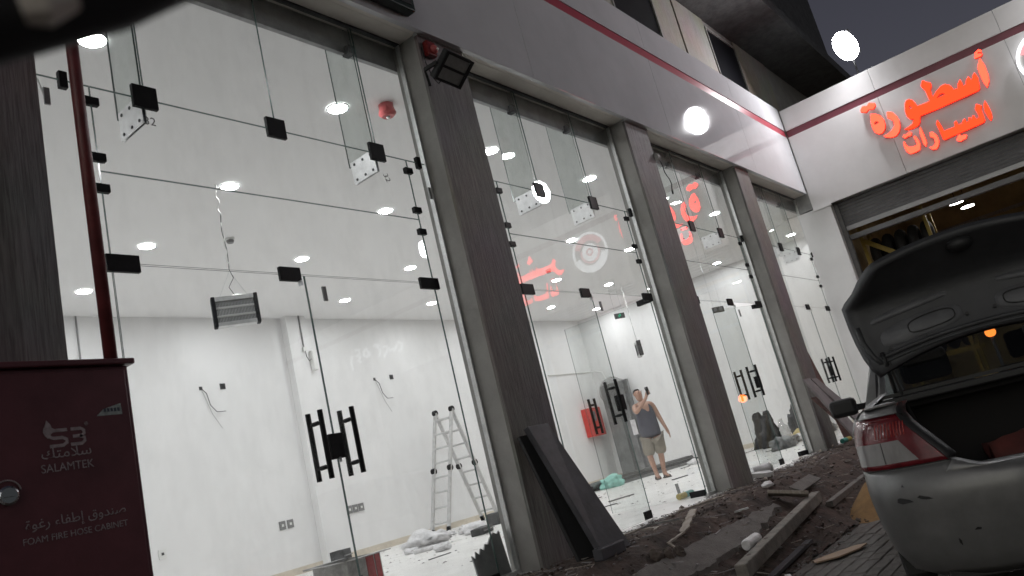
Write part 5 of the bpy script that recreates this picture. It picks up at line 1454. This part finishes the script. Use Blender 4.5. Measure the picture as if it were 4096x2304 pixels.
for s in (1, -1):
    dh = MB(); dh.bar((1.5, .86 * s, .88), (1.68, .86 * s, .88), .025, .03); dh.bar((2.45, .86 * s, .88), (2.63, .86 * s, .88), .025, .03); car_part(dh, 'door_handle', M_paint, bevel=.006, smooth=False)
    hl = MB(); hl.sphere((4.08, .62 * s, .68), .12, .16, .09, 12, 8); car_part(hl, 'headlight', M_lampclr)
    mr_ = MB(); mr_.box(2.68, 2.80, (.84 if s > 0 else -1.05), (1.05 if s > 0 else -.84), .985, 1.13)
    mo = car_part(mr_, 'wing_mirror', M_trim, bevel=.035, smooth=False)
    ma = MB(); ma.bar((2.80, .74 * s, 1.03), (2.76, .86 * s, 1.04), .05, .05); car_part(ma, 'mirror_arm', M_trim, mo, smooth=False)
    for u in (.95, 3.3):
        tw = torus((u, .74 * s, .30), .225, .085, (0, 1, 0), 30, 10); wh = car_part(tw, 'wheel', M_tyre)
        rm = MB(); rm.tube([(u, .79 * s, .30), (u, .80 * s, .30)], [.19, .16], 20)
        for k in range(6):
            a = k * math.pi / 3; rm.bar((u, .80 * s, .30), (u + .18 * math.cos(a), .79 * s, .30 + .18 * math.sin(a)), .03, .02, (0, 1, 0))
        car_part(rm, 'rim', M_alu, wh, smooth=False)
# boot lid, swung up on its hinges
LID_T = R(106)
HU, HWv = .57, 1.075
LIFT = Vector((.10, 0, .225))
prof = [(.57, 1.076, .60), (.53, 1.082, .63), (.47, 1.086, .655), (.39, 1.086, .67), (.31, 1.08, .678), (.24, 1.068, .68), (.20, 1.045, .68), (.172, 1.0, .655), (.145, .93, .60), (.115, .85, .55), (.085, .78, .49), (.075, .745, .45)]
def lid_rot(u, v, w):
    a, b = u - HU, w - HWv
    c, s = math.cos(LID_T), math.sin(LID_T)
    # rear end swings up: (-1,0)->(-c,s)
    return Vector((HU + a * c + b * s, v, HWv - a * s + b * c)) + LIFT
def lid_surface(off, inset, NV=24):
    rows = []
    for i, (u, w, hw) in enumerate(prof):
        p0 = prof[max(0, i - 1)]; p1 = prof[min(len(prof) - 1, i + 1)]
        tx, tz = p1[0] - p0[0], p1[1] - p0[1]; L_ = math.hypot(tx, tz)
        nx_, nz_ = -tz / L_, tx / L_          # points inward (down/forward)
        if nz_ > 0 and i < 5: nx_, nz_ = -nx_, -nz_
        if i >= 5 and nx_ < 0: nx_, nz_ = -nx_, -nz_
        row = []
        for j in range(NV + 1):
            k = j / NV * 2 - 1
            crown = .02 * (1 - k * k) if i < 6 else 0
            e = max(0, abs(k) - .9) / .1
            bow = (.12, .11, .09, .07, .05, .04, .04, .05, .06, .06, .06, .06)[i]
            row.append((u + nx_ * off + bow * k * k - .012, k * (hw - inset), w + nz_ * off + crown - (.012 * e if i < 7 else 0)))
        rows.append(row)
    return rows
out_ = lid_surface(0, 0); inn = lid_surface(.045, .03)
lm = MB(); NV = 24
for rows in (out_, inn):
    for r in rows: lm.v += [tuple(lid_rot(*p)) for p in r]
NP = len(prof); o2 = NP * (NV + 1)
for i in range(NP - 1):
    for j in range(NV):
        a = i * (NV + 1) + j
        lm.f.append((a, a + 1, a + NV + 2, a + NV + 1)); lm.mi.append(0)
        lm.f.append((o2 + a, o2 + a + NV + 1, o2 + a + NV + 2, o2 + a + 1)); lm.mi.append(1)
    for j in (0, NV):
        a = i * (NV + 1) + j; lm.f.append((a, a + NV + 1, o2 + a + NV + 1, o2 + a)); lm.mi.append(1)
for j in range(NV):
    for i in (0, NP - 1):
        a = i * (NV + 1) + j; lm.f.append((a, a + 1, o2 + a + 1, o2 + a)); lm.mi.append(1)
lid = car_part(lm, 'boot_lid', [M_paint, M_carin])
def inner_pt(u, v, off=.05):
    # point just below the inner skin of the closed lid's flat top
    return lid_rot(u + .09 * (v / .66) ** 2 - .012, v, 1.088 - off + .02 * (1 - (v / .68) ** 2))
def oval(cu, cv, ru_, rv_, n_=40):
    return [(cu + ru_ * abs(math.cos(t)) ** .6 * (1 if math.cos(t) > 0 else -1), cv + rv_ * abs(math.sin(t)) ** .75 * (1 if math.sin(t) > 0 else -1)) for t in [2 * math.pi * k / n_ for k in range(n_)]]
for s in (1, -1):
    def pad(cu, cv, ru_, rv_, off, mat, nm, rim=None):
        pts = oval(cu, cv * s, ru_, rv_, 36); g_ = MB(); c_ = inner_pt(cu, cv * s, off)
        P = [inner_pt(u, v, off) for u, v in pts]; Q = [inner_pt(u * .86 + cu * .14, v * .93 + cv * s * .07, off + .012) for u, v in pts]
        n_ = len(P); g_.v = [tuple(p) for p in P + Q] + [tuple(sum(Q, Vector()) / n_)]
        for i_ in range(n_):
            k_ = (i_ + 1) % n_; g_.f.append((i_, k_, n_ + k_, n_ + i_)); g_.mi.append(0); g_.f.append((n_ + i_, n_ + k_, 2 * n_)); g_.mi.append(0)
        return car_part(g_, nm, mat, lid)
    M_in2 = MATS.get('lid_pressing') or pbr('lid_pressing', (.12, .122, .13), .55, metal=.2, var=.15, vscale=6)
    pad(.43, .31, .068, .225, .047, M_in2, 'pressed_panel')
    pr_ = MB(); pts = oval(.43, .25 * s, .042, .125); pr_.tube([inner_pt(u, v, .0605) for u, v in pts + pts[:1]], .004, 6, cap=False); car_part(pr_, 'shadow_ring', M_trim, lid)  # dark ring puts the shade of the lid recess into colour
    pad(.305, .34, .024, .22, .05, M_in2, 'stiffening_pad')
    for hu_, hv_, hr_ in ((.50, .50, .012), (.46, .07, .010), (.505, .3, .006)):
        hs = MB(); hs.tube([inner_pt(hu_, hv_ * s, .06), inner_pt(hu_, hv_ * s, .066)], hr_, 10); car_part(hs, 'drain_hole', M_trim, lid, smooth=False)
    ed = MB(); pts = [(.555, .565), (.5, .60), (.4, .628), (.3, .632)]; ed.tube([inner_pt(u, v * s, .058) for u, v in pts], .016, 8); car_part(ed, 'edge_fold', M_carin, lid)
    hg = MB(); hg.tube([(.80, .54 * s, .90), (.84, .55 * s, 1.0), (.80, .55 * s, 1.10), inner_pt(.57, .55 * s, .07), inner_pt(.50, .55 * s, .065)], .013, 8); hg.tube([(.78, .50 * s, .92), (.82, .52 * s, 1.05), inner_pt(.57, .53 * s, .075)], .008, 8); car_part(hg, 'hinge_arm', M_trim)
for u, r_ in ((.525, .014), (.553, .010)):
    rb = MB(); rb.tube([inner_pt(u, -.6 + 1.2 * k / 12, .055) for k in range(13)], r_, 8); car_part(rb, 'cross_rib', M_carin, lid)
lt = MB(); q1 = lid_rot(.14, 0, .80); lt.sphere(q1, .05, .07, .04, 10, 6); car_part(lt, 'latch', M_trim, lid)
pl2 = MB(); pl2.bar(lid_rot(.078, -.26, .83), lid_rot(.078, .26, .83), .01, .11, lid_rot(.0, 0, 1.0) - lid_rot(0, 0, .9)); car_part(pl2, 'number_plate', M_whitep, lid, smooth=False)
ex = MB(); ex.tube([(.10, -.45, .25), (.5, -.45, .25)], .025, 10); car_part(ex, 'exhaust', M_steel, smooth=False)
un = MB(); un.box(.2, .5, -.6, .6, .17, .3); car_part(un, 'underbody', M_trim, smooth=False)
mf = MB(); mf.box(.62, .66, .55, .80, .14, .36); car_part(mf, 'mud_flap', M_trim, smooth=False)

# ------------------------------------------------------------------ man in the shop, holding up a phone
MAN = Vector((13.75, 7.55, 0)); MROT = math.atan2(-.81, .58)
man = thing('person', 'man in dark tank top, khaki shorts and sandals raising a phone inside the shop', 'person', MAN, MROT)
# local axes: x = his left (screen right), -y = the way he faces, z up
def skin_mesh(name, chain, mat, parent, root=0, sub=2):
    pts, edges = [], []
    key = {}
    for nm, p, r in chain['pts']:
        key[nm] = len(pts); pts.append((p, r))
    for a, b in chain['edges']: edges.append((key[a], key[b]))
    me = bpy.data.meshes.new(name); me.from_pydata([p for p, r in pts], edges, []); me.materials.append(mat)
    o = bpy.data.objects.new(name, me); col.objects.link(o); o.parent = parent
    md = o.modifiers.new('skin', 'SKIN'); md.use_smooth_shade = True
    sv = me.skin_vertices[0].data
    for i, (p, r) in enumerate(pts):
        sv[i].radius = r if isinstance(r, tuple) else (r, r); sv[i].use_root = (i == root)
    ss = o.modifiers.new('sub', 'SUBSURF'); ss.levels = sub; ss.render_levels = sub
    return o
B = dict(pts=[
    ('pelvis', (.05, 0, .92), (.17, .13)), ('waist', (.045, -.01, 1.08), (.17, .14)), ('chest', (.04, 0, 1.28), (.17, .125)), ('collar', (.035, .01, 1.42), (.10, .08)),
    ('neck', (.025, .0, 1.51), .058), ('head0', (.015, -.012, 1.57), .068), ('head1', (.01, -.015, 1.65), (.078, .095)), ('head2', (.005, -.005, 1.725), (.066, .078)),
    ('shR', (-.13, -.01, 1.42), .068), ('elR', (-.14, -.24, 1.30), .047), ('wrR', (.09, -.36, 1.52), .032), ('palmR', (.125, -.37, 1.58), (.038, .026)),
    ('shL', (.215, .01, 1.41), .066), ('elL', (.30, .03, 1.10), .045), ('wrL', (.36, -.02, .88), .030), ('palmL', (.375, -.03, .80), (.020, .038)),
    ('hipR', (-.04, 0, .86), .105), ('knR', (-.09, -.03, .48), .062), ('caR', (-.075, .0, .33), .058), ('anR', (-.045, .03, .09), .038), ('heelR', (-.045, .06, .045), .036), ('toeR', (-.055, -.14, .03), (.042, .026)),
    ('hipL', (.14, 0, .86), .105), ('knL', (.125, -.02, .48), .062), ('caL', (.12, .02, .33), .058), ('anL', (.095, .02, .09), .038), ('heelL', (.095, .05, .045), .036), ('toeL', (.14, -.14, .03), (.042, .026))],
    edges=[('pelvis', 'waist'), ('waist', 'chest'), ('chest', 'collar'), ('collar', 'neck'), ('neck', 'head0'), ('head0', 'head1'), ('head1', 'head2'),
           ('collar', 'shR'), ('shR', 'elR'), ('elR', 'wrR'), ('wrR', 'palmR'), ('collar', 'shL'), ('shL', 'elL'), ('elL', 'wrL'), ('wrL', 'palmL'),
           ('pelvis', 'hipR'), ('hipR', 'knR'), ('knR', 'caR'), ('caR', 'anR'), ('anR', 'heelR'), ('anR', 'toeR'), ('pelvis', 'hipL'), ('hipL', 'knL'), ('knL', 'caL'), ('caL', 'anL'), ('anL', 'heelL'), ('anL', 'toeL')])
# fingers are part of the body surface
def finger(tag_, root, pts, r=.0095):
    prev = root
    for k, p in enumerate(pts):
        B['pts'].append((f'{tag_}{k}', p, r * (1 - .12 * k))); B['edges'].append((prev, f'{tag_}{k}')); prev = f'{tag_}{k}'
for k, dx in enumerate((-.028, -.010, .009, .026)):
    ln = (.9, 1.0, .95, .78)[k]
    finger(f'fL{k}', 'palmL', [(.385 + dx * .25, -.03 + dx, .765), (.385 + dx * .25, -.038 + dx, .765 - .035 * ln), (.378 + dx * .2, -.048 + dx, .765 - .062 * ln)])
finger('tL', 'palmL', [(.37, -.07, .805), (.366, -.09, .775)])
for k, dz in enumerate((-.026, -.009, .010, .028)):
    finger(f'fR{k}', 'palmR', [(.150, -.378, 1.60 + dz), (.176, -.405, 1.605 + dz), (.165, -.425, 1.607 + dz)])
finger('tR', 'palmR', [(.105, -.395, 1.61), (.120, -.425, 1.63)])
bodyo = skin_mesh('body', B, M_skin, man)
# head details
fd = Matrix.Rotation(R(28), 4, 'Z')          # face turned to the phone
hc = Vector((.008, -.012, 1.66))
def hp(x, y, z): return hc + (fd @ Vector((x, y, z)))
mb = MB(); mb.sphere((0, 0, 0), .014, .02, .022, 10, 8); mb.v = [tuple(hp(v[0], v[1] - .098, v[2] - .012)) for v in mb.v]; mb.smooth = True; mb.build('nose', M_skin, man, world=False)
for s in (-1, 1):
    mb = MB(); mb.sphere((0, 0, 0), .012, .02, .032, 10, 8); mb.v = [tuple(hp(v[0] + s * .082, v[1] + .01, v[2] - .005)) for v in mb.v]; mb.smooth = True; mb.build('ear', M_skin, man, world=False)
    mb = MB(); mb.sphere((0, 0, 0), .012, .006, .007, 8, 6); mb.v = [tuple(hp(v[0] + s * .03, v[1] - .091, v[2] + .012)) for v in mb.v]; mb.build('eye', M_hair, man, world=False)
    mb = MB(); mb.bar(hp(s * .018, -.093, .032), hp(s * .05, -.084, .030), .008, .006); mb.build('eyebrow', M_hair, man, world=False)
mb = MB(); mb.bar(hp(-.022, -.092, -.05), hp(.022, -.092, -.05), .01, .007); mb.build('mouth', pbr('lips', (.35, .16, .13), .5), man, world=False)
mb = MB()
for i in range(9):
    for j in range(25):
        th = math.pi * (.02 + .98 * j / 24); ph = .35 + 1.25 * i / 8
        mb.v.append(tuple(hp(.087 * math.sin(ph) * math.cos(th), .01 + .102 * math.sin(ph) * math.sin(th), .012 + .088 * math.cos(ph))))
for i in range(8):
    for j in range(24):
        a = i * 25 + j; mb.f.append((a, a + 1, a + 26, a + 25)); mb.mi.append(0)
mb.smooth = True
hr = mb.build('hair', M_hair, man, world=False)
# tank top and shorts as cloth shells
TT_ = dict(pts=[('a0', (.05, 0, .78), (.21, .165)), ('a', (.05, 0, .86), (.215, .17)), ('b', (.047, -.012, 1.06), (.21, .18)), ('c', (.042, -.004, 1.26), (.20, .155)), ('d', (.036, .005, 1.37), (.135, .11)), ('e', (-.065, .0, 1.455), (.05, .07)), ('f', (.14, .005, 1.455), (.05, .07))],
           edges=[('a0', 'a'), ('a', 'b'), ('b', 'c'), ('c', 'd'), ('d', 'e'), ('d', 'f')])
skin_mesh('tank_top', TT_, M_shirt, man)
SS_ = dict(pts=[('p', (.05, 0, .88), (.20, .155)), ('h1', (-.05, 0, .78), (.135, .14)), ('k1', (-.095, -.025, .44), (.11, .12)), ('h2', (.15, 0, .78), (.135, .14)), ('k2', (.14, -.015, .43), (.115, .12))],
           edges=[('p', 'h1'), ('h1', 'k1'), ('p', 'h2'), ('h2', 'k2')])
skin_mesh('shorts', SS_, M_shorts, man)
for (hx, hy), (tx, ty) in (((-.045, .09), (-.058, -.18)), ((.095, .08), (.15, -.18))):
    so = MB(); d = (Vector((tx, ty, 0)) - Vector((hx, hy, 0)))
    so.bar((hx, hy, .012), (tx, ty, .012), .095, .02); sn = so.build('sandal', M_leather, man, world=False, bevel=.008)
    sp = MB()
    for f_, wz in ((.72, .062), (.35, .085)):
        c = Vector((hx, hy, 0)) + d * f_; n_ = Vector((-d.y, d.x, 0)).normalized()
        sp.tube([c + n_ * .048 + Vector((0, 0, .01)), c + n_ * .04 + Vector((0, 0, wz * .7)), c + Vector((0, 0, wz)), c - n_ * .04 + Vector((0, 0, wz * .7)), c - n_ * .048 + Vector((0, 0, .01))], .013, 6)
    sp.build('strap', M_leather, sn, world=False)
# phone: held, so a thing of its own
ph = thing('smartphone', 'dark smartphone held up in the man\'s raised hand', 'phone', MAN, MROT)
Tp = Matrix.Translation((.150, -.405, 1.645)) @ Matrix.Rotation(R(20), 4, 'Z') @ Matrix.Rotation(R(-8), 4, 'Y')
mb = MB(); mb.box(-.037, .037, -.004, .004, -.075, .075, mat=Tp); mb.build('case', M_black, ph, world=False, bevel=.004)
mb = MB(); mb.box(-.028, -.004, -.0065, -.0045, .038, .066, mat=Tp); mb.build('camera_bump', M_tape, ph, world=False)

# ------------------------------------------------------------------ dark padded bar close overhead, out of focus
fb = thing('overhead_bar', 'dark padded bar with a painted highlight streak, blurred close overhead', 'bar', (.16, .25, .8))
pts = [(0.049, 0.306, 0.855), (0.084, 0.289, 0.870), (0.110, 0.272, 0.880), (0.142, 0.259, 0.895), (0.165, 0.246, 0.910), (0.196, 0.229, 0.935), (0.244, 0.198, 0.980)]
mb = MB(); mb.tube(pts, [.020, .020, .020, .020, .020, .022, .024], 14); mb.smooth = True; mb.build('padding', pbr('bar_black', (.03, .03, .034), .75), fb)
ptb = [(0.1108, 0.2561, 0.8686), (0.1166, 0.2524, 0.8701), (0.1258, 0.2503, 0.8756)]  # pale tube stands in for a highlight on the padding
mb = MB(); mb.tube(ptb, [.005, .0075, .005], 8); mb.build('highlight_streak', pbr('bar_highlight', (.55, .5, .45), .6), fb)
